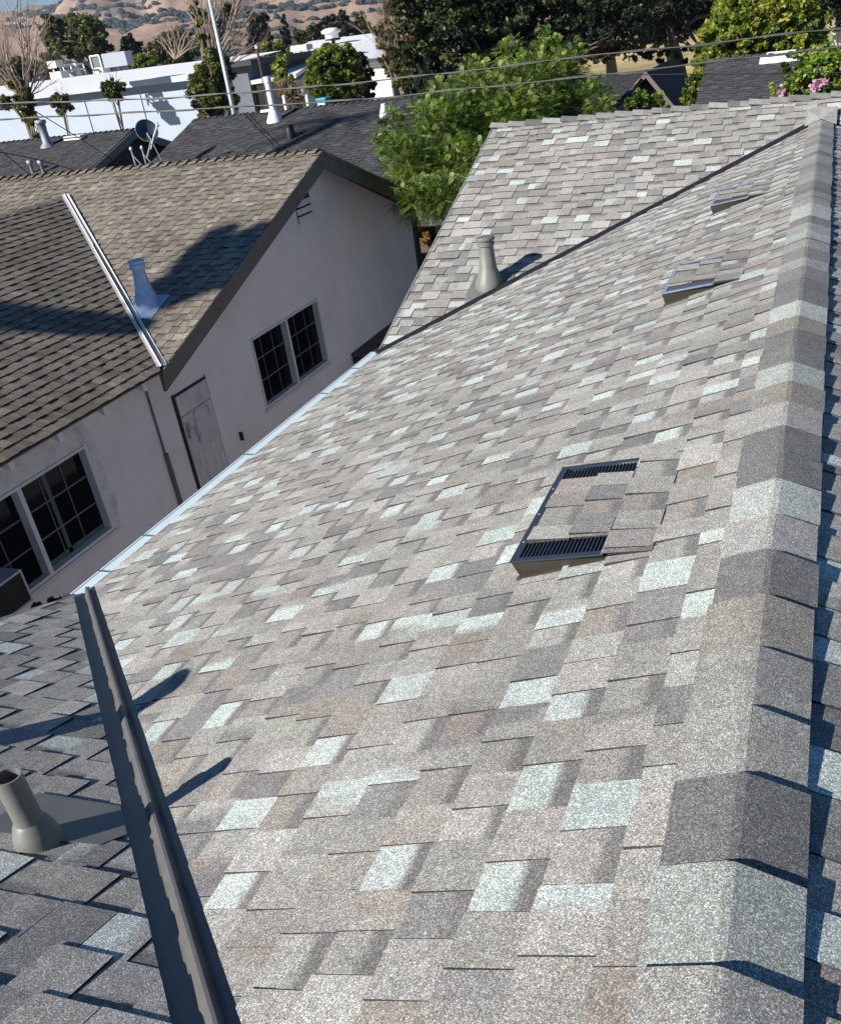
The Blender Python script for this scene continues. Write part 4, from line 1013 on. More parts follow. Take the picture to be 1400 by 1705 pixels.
# behind the white buildings
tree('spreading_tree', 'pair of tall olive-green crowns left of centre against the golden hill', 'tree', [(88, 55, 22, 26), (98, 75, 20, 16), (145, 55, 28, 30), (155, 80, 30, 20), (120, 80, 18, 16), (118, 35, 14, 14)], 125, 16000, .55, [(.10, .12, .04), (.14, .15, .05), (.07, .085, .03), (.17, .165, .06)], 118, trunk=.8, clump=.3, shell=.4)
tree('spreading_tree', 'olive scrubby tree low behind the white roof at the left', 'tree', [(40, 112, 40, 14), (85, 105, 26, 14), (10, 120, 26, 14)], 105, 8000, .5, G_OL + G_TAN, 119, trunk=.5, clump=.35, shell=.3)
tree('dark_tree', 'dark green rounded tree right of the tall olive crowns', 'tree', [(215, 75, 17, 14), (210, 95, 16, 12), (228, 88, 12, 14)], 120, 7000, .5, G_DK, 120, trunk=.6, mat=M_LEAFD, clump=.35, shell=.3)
tree('leafy_tree', 'low bright green bush just above the white roof', 'bush', [(232, 100, 16, 10), (247, 104, 12, 8)], 96, 3500, .4, G_YG, 121, trunk=.3, clump=.4, shell=.3)
tree('olive_tree', 'olive-brown tree with bare poles behind the white roof', 'tree', [(285, 78, 26, 22), (262, 88, 20, 16), (310, 88, 22, 16), (300, 60, 16, 16)], 112, 9000, .5, G_OL, 122, trunk=.5, clump=.35, shell=.3,
     bare=lambda r: [(pt(292, 98, 108), pt(262 + 9 * k, 45 + abs(k - 4) * 5 + r.uniform(-6, 6), 108), .22) for k in range(9)])
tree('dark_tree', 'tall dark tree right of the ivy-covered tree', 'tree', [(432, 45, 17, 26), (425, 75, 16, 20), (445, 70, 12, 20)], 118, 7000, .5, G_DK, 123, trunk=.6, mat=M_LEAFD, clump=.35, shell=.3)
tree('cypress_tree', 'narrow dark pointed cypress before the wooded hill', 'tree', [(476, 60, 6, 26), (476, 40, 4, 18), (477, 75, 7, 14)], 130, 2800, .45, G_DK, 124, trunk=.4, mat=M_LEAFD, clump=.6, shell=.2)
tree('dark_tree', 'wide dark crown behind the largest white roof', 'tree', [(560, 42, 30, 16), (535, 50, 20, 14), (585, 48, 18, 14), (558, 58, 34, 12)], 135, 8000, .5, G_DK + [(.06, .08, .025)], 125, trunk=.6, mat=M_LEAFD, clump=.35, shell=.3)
tree('leafy_tree', 'mid-green bushes left of the white roofs', 'bush', [(445, 82, 14, 10), (462, 76, 16, 9), (480, 84, 12, 7)], 98, 4500, .4, G_OL + G_YG, 126, trunk=.3, clump=.4, shell=.3)
tree('leafy_tree', 'grey-green trees along the foot of the wooded hill', 'tree', [(505, 62, 14, 12), (520, 50, 10, 14), (610, 52, 12, 14), (600, 40, 10, 20)], 140, 5000, .5, G_OL, 127, trunk=.4, clump=.4, shell=.3)
def low_plants():
    tree('yard_plants', 'dark leafy plants on the ground below the air conditioner', 'plants', [(64, 1013, 14, 8, 9.6), (88, 1008, 14, 9, 9.6), (100, 1003, 9, 7, 9.5)], 9.6, 1500, .07, G_DK + [(.05, .07, .03)], 128, clump=.5, shell=.3, ground_z=-5.72)
low_plants()
def off_frame_tree():
    # stands left of the frame; its leaning limb and crown throw the soft shade over the neighbour's roof
    k = 21.0; S_ = np.array(SUN); o = empty('leaning_tree', (-24, -10, GZ), 'leaning bare-limbed tree standing left of the view', 'tree')
    t = MB()
    A_ = np.array([-12.0, 7.8, -1.7]) - S_ * (k + 0); B_ = np.array([-8.2, 9.85, -2.68]) - S_ * (k - 3)
    t.tube([(-24, -10, GZ), (-25, -9, -1), A_ + (-2.5, -1.3, -1), A_, B_], [.5, .46, .42, .38, .30], 10)
    t.build('trunk', M_BARK, o, smooth=True)
    rs = np.random.RandomState(3)
    Bl = []
    for (u, v, r1, r2) in ((292, 484, .34, .25), (318, 462, .40, .30), (345, 440, .42, .32), (345, 468, .38, .22), (372, 446, .40, .28), (398, 425, .42, .28), (362, 408, .28, .26), (415, 400, .36, .24), (395, 402, .3, .2), (385, 462, .3, .2), (268, 496, .24, .16), (352, 392, .14, .26)):
        c = hit(u, v, (0, -.3236, 1.), -3.0 - .3236 * 9.277) - S_ * (k - 3); Bl.append((c[0], c[1], c[2], r1, r1, r2))
    P, cid, kk = crown_points(rs, Bl, 17000, .5, .05)
    quads_mesh('crown', leaf_quads(rs, P, .22, .5), np.tile([[.05, .08, .03]], (len(P), 1)), M_LEAFD, o)
off_frame_tree()

# ================================================================== BACKGROUND BUILDINGS
def plane_from(p, up_deg=None): pass
def gable_roof_block(o, mat, x0, x1, yr, zr, yfront, zfront, nseed, pal=PAL_DK):
    tt = (zr - zfront) / (yr - yfront); c_, s_ = math.cos(math.atan(tt)), math.sin(math.atan(tt)); L = math.hypot(zr - zfront, yr - yfront)
    mb = MB(); shingles(mb, (x0, yfront, zfront), (1, 0, 0), (0, c_, s_), int(L / .142) + 1, (0, x1 - x0), [(1, 0, -x0), (-1, 0, x1), (0, -1, yr)], pal, W_OLD, nseed, e=.142, th=.012, tg=.006, tabs=((.16, .34), (.10, .24)))
    mb.build('roof_slope', mat, o)
    mb = MB(); mb.slab([(x0, yr, zr), (x1, yr, zr), (x1, 2 * yr - yfront, zfront), (x0, 2 * yr - yfront, zfront)][::-1], .04); mb.build('roof_slope', mat, o)
    mb = MB(); ridge_caps(mb, (x0, yr, zr), (1, 0, 0), int((x1 - x0) / .2), tt, pal, nseed + 1, ex=.2, hi=.04); mb.build('ridge_cap', mat, o)
    return tt
def dark_left():
    r0, r1 = hz(0, 238.4, -1.6), hz(231, 212.4, -1.6); yr = (r0[1] + r1[1]) / 2; x1 = r1[0]
    o = empty('dark_roofed_house', (x1 - 4, yr, GZ), 'house with a charcoal roof at the left, the satellite dish before its plum gable', 'house')
    tt = .30; yf = yr - 6.2; zf = -1.6 - 6.2 * tt
    gable_roof_block(o, M_DARK, x1 - 12, x1, yr, -1.6, yf, zf, 201)
    mb = MB()
    for s_ in (-1, 1):
        ya = yr + s_ * 6.2
        mb.hexa([(x1 - .02, ya, zf - .22), (x1 - .02, yr, -1.84), (x1 - .02, yr, -1.62), (x1 - .02, ya, zf)], [(x1 + .04, ya, zf - .22), (x1 + .04, yr, -1.84), (x1 + .04, yr, -1.62), (x1 + .04, ya, zf)])
    mb.build('barge_board', M_TRIMG, o)
    mb = MB(); mb.hexa([(x1 - .5, yr - 5.8, GZ), (x1 - .5, yr + 5.8, GZ), (x1 - .5, yr + 5.8, zf - .05), (x1 - .5, yr, -1.7), (x1 - .5, yr - 5.8, zf - .05)],
                       [(x1 - .3, yr - 5.8, GZ), (x1 - .3, yr + 5.8, GZ), (x1 - .3, yr + 5.8, zf - .05), (x1 - .3, yr, -1.7), (x1 - .3, yr - 5.8, zf - .05)]); mb.box((x1 - 11.5, yr - 5.8, GZ), (x1 - .5, yr + 5.8, zf - .06)); mb.build('wall', M_HOUSEW, o)
    mb = MB()
    for k in range(8): mb.box((x1 - .3, yr - 1.3, -2.75 + k * .1), (x1 - .27, yr - .4, -2.70 + k * .1))
    mb.build('louvre', M_BLACK, o)
    n_ = (0, -tt, 1); d_ = -1.6 - tt * yr
    b = hit(80, 243, n_, d_); v = bpy.data.objects.new('vent_pipe', None); col.objects.link(v); v.parent = o; v.location = tuple(b - parent_world(o))
    mb = MB(); mb.lathe(b, [(.24, -.03), (.22, .02), (.13, .10), (.12, .4), (.13, .62), (.17, .63), (.17, .72), (.001, .74)], 16); mb.build('pipe_tube', M_BLUEGREY, v, smooth=True)
    b = hit(127, 230, n_, d_); v = bpy.data.objects.new('roof_vent', None); col.objects.link(v); v.parent = o; v.location = tuple(b - parent_world(o))
    mb = MB(); mb.box(b + (-.32, -.2, -.02), b + (.32, .2, .09)); mb.build('vent_hood', M_WHITE, v); mb = MB(); mb.box(b + (-.33, -.21, .03), b + (.33, -.2, .06)); mb.build('vent_slot', M_BLACK, v)
    for px in (55, 73):
        b = hit(px, 287, n_, d_); mb = MB(); mb.lathe(b, [(.05, -.1), (.05, .22), (.09, .24), (.09, .33), (.001, .34)], 10); mb.build('vent_stub', M_GREYMET, o, smooth=True)
    return x1, yr, tt, n_, d_
X1L, YRL, TL_, _, _ = dark_left()
def dish():
    base = pt(245, 262, 25.0); c = pt(244, 219, 25.0); o = empty('satellite_dish', tuple(base), 'blue-grey satellite dish on a white mast beside the plum gable', 'satellite dish')
    mb = MB(); ax = np.array([.62, -.55, .42]); ax /= np.linalg.norm(ax)
    pr = [(.28, .07), (.28, .074), (.25, .056), (.2, .034), (.13, .015), (.07, .004), (.001, 0)]
    mb.lathe(c, [(.28, .076)] + [(r, z) for r, z in pr] , 28, axis=ax); mb.lathe(c - ax * .012, [(.29, .074), (.25, .05), (.13, .006), (.001, -.004)], 28, axis=ax)
    mb.build('reflector', plain('dish_blue_grey', (.03, .05, .07), .45, nscale=6, namt=.15), o, smooth=True)
    mb = MB(); mb.lathe(c, [(.28, .07), (.295, .07), (.295, .082), (.28, .082)], 28, axis=ax); mb.build('rim', M_GREYMET, o)
    mb = MB(); a = pt(252, 233, 24.9); mb.tube([base, a, c - ax * .03], .024, 7); mb.tube([base + (.35, .1, -.1), a], .012, 5); mb.build('mast', M_GREYMET, o)
    mb = MB(); lnb = pt(262, 208, 24.4); mb.tube([c + np.array([0, 0, -.4]), pt(256, 226, 24.5), lnb], .022, 6); mb.build('feed_arm', M_WHITE, o)
    mb = MB(); mb.lathe(lnb, [(.001, -.03), (.045, -.03), (.045, .09), (.001, .09)], 10, axis=ax); mb.build('feed_horn', M_WHITE, o)
dish()
for (u0, v0, u1, v1) in ((226, 274, 218, 248), (243, 272, 236, 246)):
    a, b = pt(u0, v0, 24.2), pt(u1, v1, 24.2)
    o = empty('vent_mast', tuple(a), 'thin white pipe mast with a knobbed top beside the satellite dish', 'mast', 'white pipe masts beside the dish')
    mb = MB(); mb.tube([a - (0, 0, .6), b], .02, 6); mb.tube([a + (.25, 0, -.1), a + (b - a) * .6], .012, 5); mb.build('mast_tube', M_GREYMET, o)
    mb = MB(); mb.lathe(b, [(.001, -.02), (.035, -.02), (.04, .02), (.02, .05), (.001, .06)], 10); mb.build('mast_knob', M_WHITE, o, smooth=True)
def dark_mid():
    r0, r1 = hz(315, 200, -1.5), hz(650, 163, -1.5); yr = (r0[1] + r1[1]) / 2; x0 = r0[0]; x1 = r1[0] + 5.0
    o = empty('dark_roofed_house', ((x0 + x1) / 2, yr, GZ), 'long house with a charcoal roof in the middle, a tall white pipe on it', 'house')
    tt = .30; yf = yr - 7; zf = -1.5 - 7 * tt
    gable_roof_block(o, M_DARK, x0, x1, yr, -1.5, yf, zf, 211)
    mb = MB(); mb.hexa([(x0 - .04, yf, zf - .2), (x0 - .04, yr, -1.72), (x0 - .04, yr, -1.52), (x0 - .04, yf, zf)], [(x0, yf, zf - .2), (x0, yr, -1.72), (x0, yr, -1.52), (x0, yf, zf)]); mb.build('barge_board', M_TRIMG, o)
    mb = MB(); mb.box((x0 + .4, yf + .5, GZ), (x1 - .4, 2 * yr - yf - .5, zf - .03)); mb.build('wall', M_HOUSEW, o)
    n_ = (0, -tt, 1); d_ = -1.5 - tt * yr
    def pipe(u, v, ut, vt, r, mat, flare):
        b = hit(u, v, n_, d_); top = hy(ut, vt, b[1]); hh = top[2] - b[2]; p = bpy.data.objects.new('vent_pipe', None); col.objects.link(p); p.parent = o; p.location = tuple(b - parent_world(o))
        mb = MB(); mb.lathe(b, [(flare, -.05), (flare, .0), (r * 1.4, .22), (r, .3), (r, hh - .15), (r * 1.25, hh - .14), (r * 1.25, hh), (.001, hh + .01)], 14); auto_smooth(mb.build('pipe_tube', mat, p))
    pipe(458, 200, 452, 126, .09, M_WHITE, .24); pipe(485, 229, 482, 207, .085, M_BLACK, .13); pipe(477, 183, 474, 158, .04, M_WHITE, .05); pipe(514, 177, 513, 171, .04, M_WHITE, .05); pipe(641, 193, 640, 184, .06, M_WHITE, .16)
    b = hit(448, 185, n_, d_); mb = MB(); mb.box(b + (-.2, -.15, 0), b + (.2, .15, .06)); mb.build('roof_vent', M_WHITE, o)
    return n_, d_, yr
DMn, DMd, DMy = dark_mid()
def recycling():
    a = pt(529, 166, 32); b = pt(544, 177, 32); o = empty('blue_bin', tuple(a), 'small turquoise-blue bin just behind the charcoal ridge', 'bin')
    mb = MB(); mb.box((a[0], a[1] - .1, b[2] - .9), (b[0], a[1] + .35, a[2])); mb.box((a[0] - .03, a[1] - .13, a[2]), (b[0] + .03, a[1] + .38, a[2] + .05)); mb.build('bin_body', plain('turquoise_plastic', (.05, .38, .55), .5), o)
    mb = MB(); mb.box((a[0] + .04, a[1] - .115, a[2] - .19), (b[0] - .04, a[1] - .10, a[2] - .1)); mb.build('bin_label', M_WHITE, o)
recycling()
def dark_right():
    r0, r1 = hz(1176, 100, -1.6), hz(1400, 76, -1.6); yr = (r0[1] + r1[1]) / 2; x0 = r0[0]; x1 = x0 + 12
    o = empty('dark_roofed_house', (x0 + 5, yr, GZ), 'house with a charcoal roof and one white vent at the right, behind the flowering shrub', 'house')
    tt = .34; yf = yr - 7.5; zf = -1.6 - 7.5 * tt
    gable_roof_block(o, M_DARK, x0, x1, yr, -1.6, yf, zf, 221)
    mb = MB(); mb.box((x0 + .4, yf + .5, GZ), (x1 - .4, 2 * yr - yf - .5, zf - .03)); mb.build('wall', plain('yellow_wall_paint', (.55, .47, .26), .85), o)
    n_ = (0, -tt, 1); d_ = -1.6 - tt * yr; b = hit(1299, 98, n_, d_)
    v = bpy.data.objects.new('roof_vent', None); col.objects.link(v); v.parent = o; v.location = tuple(b - parent_world(o)); cc = math.atan(tt)
    mb = MB(); s = lambda dx, dy, dz: (b[0] + dx, b[1] + dy, b[2] + dy * tt + dz)
    mb.slab([s(-.38, -.16, .12), s(.38, -.16, .12), s(.38, .2, .12), s(-.38, .2, .12)], .11); mb.slab([s(-.55, -.2, .02), s(.55, -.2, .02), s(.55, .22, .02), s(-.55, .22, .02)], .015); mb.build('vent_hood', M_WHITE, v)
    mb = MB()
    for a_ in (-.33, .19): mb.slab([s(a_, -.1, .123), s(a_ + .14, -.1, .123), s(a_ + .14, .12, .123), s(a_, .12, .123)], .002)
    mb.build('vent_slot', M_BLACK, v)
dark_right()
def small_gable():
    ap = pt(1075, 118, 28.5); o = empty('gabled_porch', (ap[0], ap[1] + 2, GZ), 'small charcoal gabled roof with a dark open gable beyond the roof ridge', 'small building')
    z = ap[2]; tt = 1.0; yb = ap[1] + 5.5; hw = 1.1; zl = z - 1.25
    # ridge runs back; left slope and right slope
    mb = MB(); L = math.hypot(hw, 1.25)
    mb.slab([(ap[0], ap[1], z), (ap[0], yb, z), (ap[0] - hw, yb, zl), (ap[0] - hw, ap[1], zl)], .1, PAL_DK['base']); mb.slab([(ap[0], ap[1], z), (ap[0] + hw, ap[1], zl), (ap[0] + hw, yb, zl), (ap[0], yb, z)], .1, PAL_DK['base']); mb.build('roof_slope', M_DARK, o)
    mb = MB()
    for s_ in (-1, 1): mb.hexa([(ap[0], ap[1] - .06, z - .16), (ap[0] + s_ * hw, ap[1] - .06, zl - .2), (ap[0] + s_ * hw, ap[1] - .06, zl + .0), (ap[0], ap[1] - .06, z + .02)], [(ap[0], ap[1] - .003, z - .16), (ap[0] + s_ * hw, ap[1] - .003, zl - .2), (ap[0] + s_ * hw, ap[1] - .003, zl + .0), (ap[0], ap[1] - .003, z + .02)])
    mb.build('barge_board', plain('pink_grey_trim', (.12, .105, .11), .6), o)
    mb = MB(); mb.hexa([(ap[0] - hw + .2, ap[1] + .5, GZ), (ap[0] + hw - .2, ap[1] + .5, GZ), (ap[0] + hw - .2, ap[1] + .5, zl), (ap[0], ap[1] + .5, z - .2), (ap[0] - hw + .2, ap[1] + .5, zl)], [(ap[0] - hw + .2, yb - .3, GZ), (ap[0] + hw - .2, yb - .3, GZ), (ap[0] + hw - .2, yb - .3, zl), (ap[0], yb - .3, z - .2), (ap[0] - hw + .2, yb - .3, zl)]); mb.build('wall', M_HOUSEW, o)
    # broad roof to its left, running towards the left
    o2 = empty('dark_roofed_house', (ap[0] - 3, ap[1] + 2, GZ), 'dark roof half hidden by the green tree, left of the small gable', 'house')
    p = [pt(1072, 119, 29.4), pt(975, 130, 29.6), pt(960, 185, 24.5), pt(1052, 180, 24.5)]
    tt2 = (p[0][2] - p[3][2]) / (p[0][1] - p[3][1]); c_, s_ = math.cos(math.atan(tt2)), math.sin(math.atan(tt2)); x0 = p[1][0] - 1.5; x1 = ap[0] - .15
    mb = MB(); LL = math.hypot(p[0][1] - p[3][1], p[0][2] - p[3][2]); shingles(mb, (x0, p[3][1], p[3][2]), (1, 0, 0), (0, c_, s_), int(LL / .142), (0, x1 - x0), [(1, 0, -x0), (-1, 0, x1)], PAL_DK, W_OLD, 231, e=.142, tabs=((.16, .34), (.10, .24))); mb.build('roof_slope', M_DARK, o2)
    mb = MB(); mb.box((x0 + .3, p[3][1] + .4, GZ), (x1, p[0][1] + 3, p[3][2] - .05)); mb.build('wall', M_HOUSEW, o2)
    # white patio cover right of the gable
    o3 = empty('patio_cover', tuple(pt(1128, 160, 31)), 'flat white patio cover between the small gable and the vine', 'patio cover')
    q = [pt(1105, 150, 33), pt(1143, 145, 33), pt(1118, 172, 29.5), pt(1100, 165, 29.5)]
    mb = MB(); mb.slab([q[0], q[1], q[2], q[3]], .06); mb.build('cover_sheet', M_WROOF, o3)
    mb = MB(); mb.tube([q[1] + (0, 0, .05), q[2] + (0, 0, .03)], .07, 6); mb.build('edge_beam', M_BLACK, o3)
    mb = MB()
    for c_ in q: mb.tube([(c_[0], c_[1], GZ), c_ - (0, 0, .05)], .05, 5)
    mb.build('cover_post', M_WHITE, o3)
small_gable()
def white_commercial():
    Yb = float(hz(190, 140, -1.02)[1]); a, b = hy(74, 156, Yb), hy(312, 124, Yb); a[2] = b[2] = 0; d = (b - a); L = np.linalg.norm(d[:2]); u = d / L; nrm = np.array([-u[1], u[0], 0.])   # away from camera
    a = a - u * 26; L += 26
    o = empty('commercial_building', tuple((a + u * L / 2) * (1, 1, 0) + (0, 0, GZ)), 'long low commercial building with a white roof and pale blue-white wall', 'building')
    P = lambda s, t_, z: a * (1, 1, 0) + u * s + nrm * t_ + np.array([0, 0, z])
    mb = MB(); mb.hexa([P(0, 0, -1.0), P(L, 0, -1.0), P(L, 16, -.25), P(0, 16, -.25)], [P(0, 0, -.96), P(L, 0, -.96), P(L, 16, -.21), P(0, 16, -.21)]); mb.build('roof', M_WROOF, o)
    mb = MB(); mb.hexa([P(-.1, -.1, -1.35), P(L + .1, -.1, -1.35), P(L + .1, 0, -1.35), P(-.1, 0, -1.35)], [P(-.1, -.1, -.94), P(L + .1, -.1, -.94), P(L + .1, 0, -.94), P(-.1, 0, -.94)]); mb.build('fascia', plain('grey_fascia', (.42, .46, .48), .6), o)
    mb = MB(); mb.hexa([P(0, .8, -2.3), P(L, .8, -2.3), P(L, 1, -2.3), P(0, 1, -2.3)], [P(0, .8, -1.0), P(L, .8, -1.0), P(L, 1, -1.0), P(0, 1, -1.0)]); mb.build('soffit_band', M_BLUEGREY, o)
    mb = MB(); mb.hexa([P(0, .7, GZ), P(L, .7, GZ), P(L, 15.5, GZ), P(0, 15.5, GZ)], [P(0, .7, -1.9), P(L, .7, -1.9), P(L, 15.5, -1.9), P(0, 15.5, -1.9)]); mb.build('wall', M_BWALL, o)
    s = 2.0
    while s < L: 
        mb = MB(); mb.hexa([P(s, .62, GZ), P(s + .12, .62, GZ), P(s + .12, .7, GZ), P(s, .7, GZ)], [P(s, .62, -1.9), P(s + .12, .62, -1.9), P(s + .12, .7, -1.9), P(s, .7, -1.9)]); mb.build('wall_batten', plain('batten_grey', (.40, .44, .50), .8) if s < 3 else bpy.data.materials['batten_grey'], o); s += 5.4
    return P, L
WP, WL = white_commercial()
def rooftop(lab, u, v, D, w_, d_, h_, kind):
    c = pt(u, v, D); o = empty('rooftop_unit', tuple(c), lab, 'rooftop unit')
    if kind == 'frame':
        mb = MB(); 
        for sx in (-1, 1):
            for sy in (-1, 1): mb.tube([c + (sx * w_ / 2, sy * d_ / 2, 0), c + (sx * w_ / 2, sy * d_ / 2, h_)], .06, 5)
        for z in (h_, h_ * .55):
            for sy in (-1, 1): mb.tube([c + (-w_ / 2, sy * d_ / 2, z), c + (w_ / 2, sy * d_ / 2, z)], .06, 5)
            for sx in (-1, 1): mb.tube([c + (sx * w_ / 2, -d_ / 2, z), c + (sx * w_ / 2, d_ / 2, z)], .06, 5)
        mb.build('frame', M_WHITE, o); mb = MB(); mb.box(c + (-.35, -.3, 0), c + (.3, .3, h_ * .4)); mb.build('motor_box', M_GREYMET, o)
    elif kind == 'screen':
        mb = MB(); mb.box(c + (-w_ / 2, -d_ / 2, 0), c + (w_ / 2, d_ / 2, h_ * .35)); mb.build('base_box', M_WHITE, o)
        mb = MB()
        for sx in (-1, 1): mb.tube([c + (sx * w_ / 2, -d_ / 2, 0), c + (sx * w_ / 2, -d_ / 2, h_)], .07, 5)
        mb.tube([c + (-w_ / 2, -d_ / 2, h_), c + (w_ / 2, -d_ / 2, h_)], .07, 5); mb.build('frame', M_WHITE, o)
        mb = MB(); mb.box(c + (-w_ / 2 + .08, -d_ / 2 + .05, h_ * .38), c + (w_ / 2 - .08, -d_ / 2 + .1, h_ - .08)); mb.build('screen_mesh', plain('screen_grey', (.14, .15, .17), .7), o)
        mb = MB(); mb.box(c + (w_ / 2 + .2, -d_ / 2, .3), c + (w_ / 2 + 2.3, d_ / 2, h_ * 1.05)); mb.build('grey_casing', plain('casing_grey', (.32, .36, .42), .6), o)
    elif kind == 'box':
        mb = MB(); mb.box(c + (-w_ / 2, -d_ / 2, 0), c + (w_ / 2, d_ / 2, h_ * .4)); mb.build('base_box', M_WHITE, o)
        mb = MB(); mb.hexa([c + (-w_ * .5, -d_ / 2, h_ * .6), c + (w_ * .3, -d_ / 2, h_ * .6), c + (w_ * .3, -d_ / 2, h_), c + (-w_ * .45, -d_ / 2, h_)], [c + (-w_ * .5, d_ / 2, h_ * .6), c + (w_ * .3, d_ / 2, h_ * .6), c + (w_ * .3, d_ / 2, h_), c + (-w_ * .45, d_ / 2, h_)]); mb.build('hood', M_WHITE, o)
        mb = MB(); 
        for sx in (-.4, .25): mb.tube([c + (sx * w_, 0, h_ * .4), c + (sx * w_, 0, h_ * .62)], .06, 5)
        mb.build('leg', M_WHITE, o)
    elif kind == 'turbine':
        mb = MB(); mb.lathe(c, [(w_ * .35, -.2), (w_ * .35, h_ * .45), (w_ * .5, h_ * .5), (w_ * .52, h_ * .75), (w_ * .3, h_ * .95), (.001, h_)], 14); mb.build('vent_body', M_WHITE, o, smooth=True)
    elif kind == 'mush':
        mb = MB(); mb.lathe(c, [(w_ * .12, -.3), (w_ * .12, h_ * .7), (w_ * .5, h_ * .75), (w_ * .45, h_), (.001, h_ * 1.05)], 14); mb.build('vent_body', M_BLACK, o, smooth=True)
rooftop('white hooded unit at the left end of the white roof', 101, 130, 70, 1.0, .9, 1.15, 'box')
rooftop('open white pipe frame on the white roof', 127, 126, 71, 1.15, .9, .75, 'frame')
rooftop('white framed screen with a grey casing on the white roof', 171, 121, 72, .85, .9, 1.15, 'screen')
def white_houses():
    # slate block behind the ivy tree
    o = empty('slate_block', tuple(pt(405, 150, 57) * (1, 1, 0) + (0, 0, GZ)), 'slate-grey building end with a thin dark roof behind the lamp pole', 'building')
    a, b = pt(392, 112, 57), pt(414, 108, 57); mb = MB(); mb.box((a[0] - .4, a[1], GZ), (b[0], a[1] + 10, b[2])); mb.build('wall', M_GWALL, o)
    mb = MB(); mb.box((a[0] - .8, a[1] - .6, b[2]), (b[0] + .7, a[1] + 11, b[2] + .28)); mb.build('roof', M_BLACK, o)
    # low white roof, left
    o = empty('white_roofed_house', tuple(pt(460, 130, 62) * (1, 1, 0) + (0, 0, GZ)), 'lower white-roofed house between the slate block and the sapling', 'house')
    q = [pt(417, 134, 57), pt(492, 123, 57), pt(500, 124, 57), pt(533, 92, 66), pt(418, 99, 74)]
    mb = MB(); mb.slab([q[0], q[1], q[3], q[4]], .2); mb.build('roof', M_WROOF, o)
    mb = MB(); mb.hexa([(q[0][0], q[0][1] + .6, GZ), (q[1][0], q[1][1] + .6, GZ), (q[3][0] - .3, q[3][1], GZ), (q[4][0], q[4][1], GZ)], [(q[0][0], q[0][1] + .6, q[0][2] - .3), (q[1][0], q[1][1] + .6, q[1][2] - .3), (q[3][0] - .3, q[3][1], q[3][2] - .4), (q[4][0], q[4][1], q[4][2] - .4)]); mb.build('wall', plain('white_grey_wall', (.50, .52, .54), .85), o)
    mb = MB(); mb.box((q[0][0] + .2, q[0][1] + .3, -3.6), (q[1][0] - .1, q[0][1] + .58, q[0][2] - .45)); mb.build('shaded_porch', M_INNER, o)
    # large white gable house
    o = empty('white_roofed_house', tuple(pt(570, 100, 70) * (1, 1, 0) + (0, 0, GZ)), 'larger white-roofed house with a vent on its ridge behind the round shrub', 'house')
    r0, r1 = pt(515, 68, 84), pt(648, 51, 84); e0, e1 = pt(490, 86, 72), pt(655, 92, 70)
    mb = MB(); em = pt(617, 97, 68)
    mb.slab([pt(488, 83, 76), pt(540, 92, 70), pt(583, 91, 66), em, e1, r1, r0], .25); mb.build('roof', M_WROOF, o)
    mb = MB(); w0 = pt(575, 100, 68.5); w1 = pt(660, 100, 70); mb.box((w0[0] - 2.5, w0[1], GZ), (w1[0], w0[1] + 12, -2.6)); mb.build('wall', M_GWALL, o)
    mb = MB(); p = pt(612, 122, 62); q2 = pt(655, 116, 62); mb.box((p[0], p[1], GZ), (q2[0], p[1] + .3, p[2] + .2)); mb.build('low_wall', plain('white_wall_paint', (.6, .62, .63), .85), o)
white_houses()
rooftop('white round turbine vent on the largest white roof', 553, 63, 78, 1.6, 1, .75, 'turbine')
rooftop('dark mushroom vent in front of the round white one', 556, 75, 70, 1.2, 1, .45, 'mush')
rooftop('white boxy ductwork on the lower white roof', 508, 96, 66, 1.6, 1, .8, 'box')
rooftop('small white flue at the left of the largest white roof', 500, 90, 68, .5, .5, .6, 'turbine')
def edge_building():
    p = pt(1385, 72, 60); o = empty('white_building', (p[0] + 4, p[1], GZ), 'white wall with a mast at the far right edge behind the yellow-green tree', 'building')
    mb = MB(); mb.box((p[0], p[1], GZ), (p[0] + 9, p[1] + 6, pt(1385, 46, 60)[2])); mb.build('wall', plain('white_far_wall', (.6, .6, .62), .8), o)
    a, b = pt(1394, 75, 59), pt(1393, 33, 59); mb = MB(); mb.tube([(a[0], a[1], a[2]), (a[0], a[1], b[2])], .06, 5); mb.build('mast', M_GREYMET, o)
edge_building()
def field_fence():
    o = empty('wire_fence', tuple(pt(1080, 110, 62) * (1, 1, 0) + (0, 0, GZ)), 'wire fence with thin posts crossing the dry grass', 'fence')
    mb = MB(); y = 60.0; xs = np.arange(-14, 16, 2.6)
    for x in xs: mb.tube([(x, y, GZ), (x, y, GZ + 1.9)], .035, 5)
    mb.build('post', M_GREYMET, o)
    mb = MB()
    for z in (.15, .7, 1.3, 1.88): mb.tube([(xs[0], y, GZ + z), (xs[-1], y, GZ + z)], .012 if z < 1.8 else .03, 4)
    mb.build('wire', M_GREYMET, o)
    rs = np.random.RandomState(4); P = np.concatenate([pt(u, v, 66) * (1, 1, 0) + (0, 0, GZ + .3) + rs.normal(size=(60, 3)) * (1.2, .8, .25) for u, v in ((1065, 112), (1100, 108), (1040, 118), (985, 118))])
    o = empty('brush_pile', tuple(P[0]), 'pile of pale dry branches in shade beyond the dry grass', 'brush pile')
    quads_mesh('branches', leaf_quads(rs, P, .9, .10), np.tile([[.30, .24, .19]], (len(P), 1)) * rs.uniform(.5, 1.4, (len(P), 1)), M_LEAF, o)
field_fence()
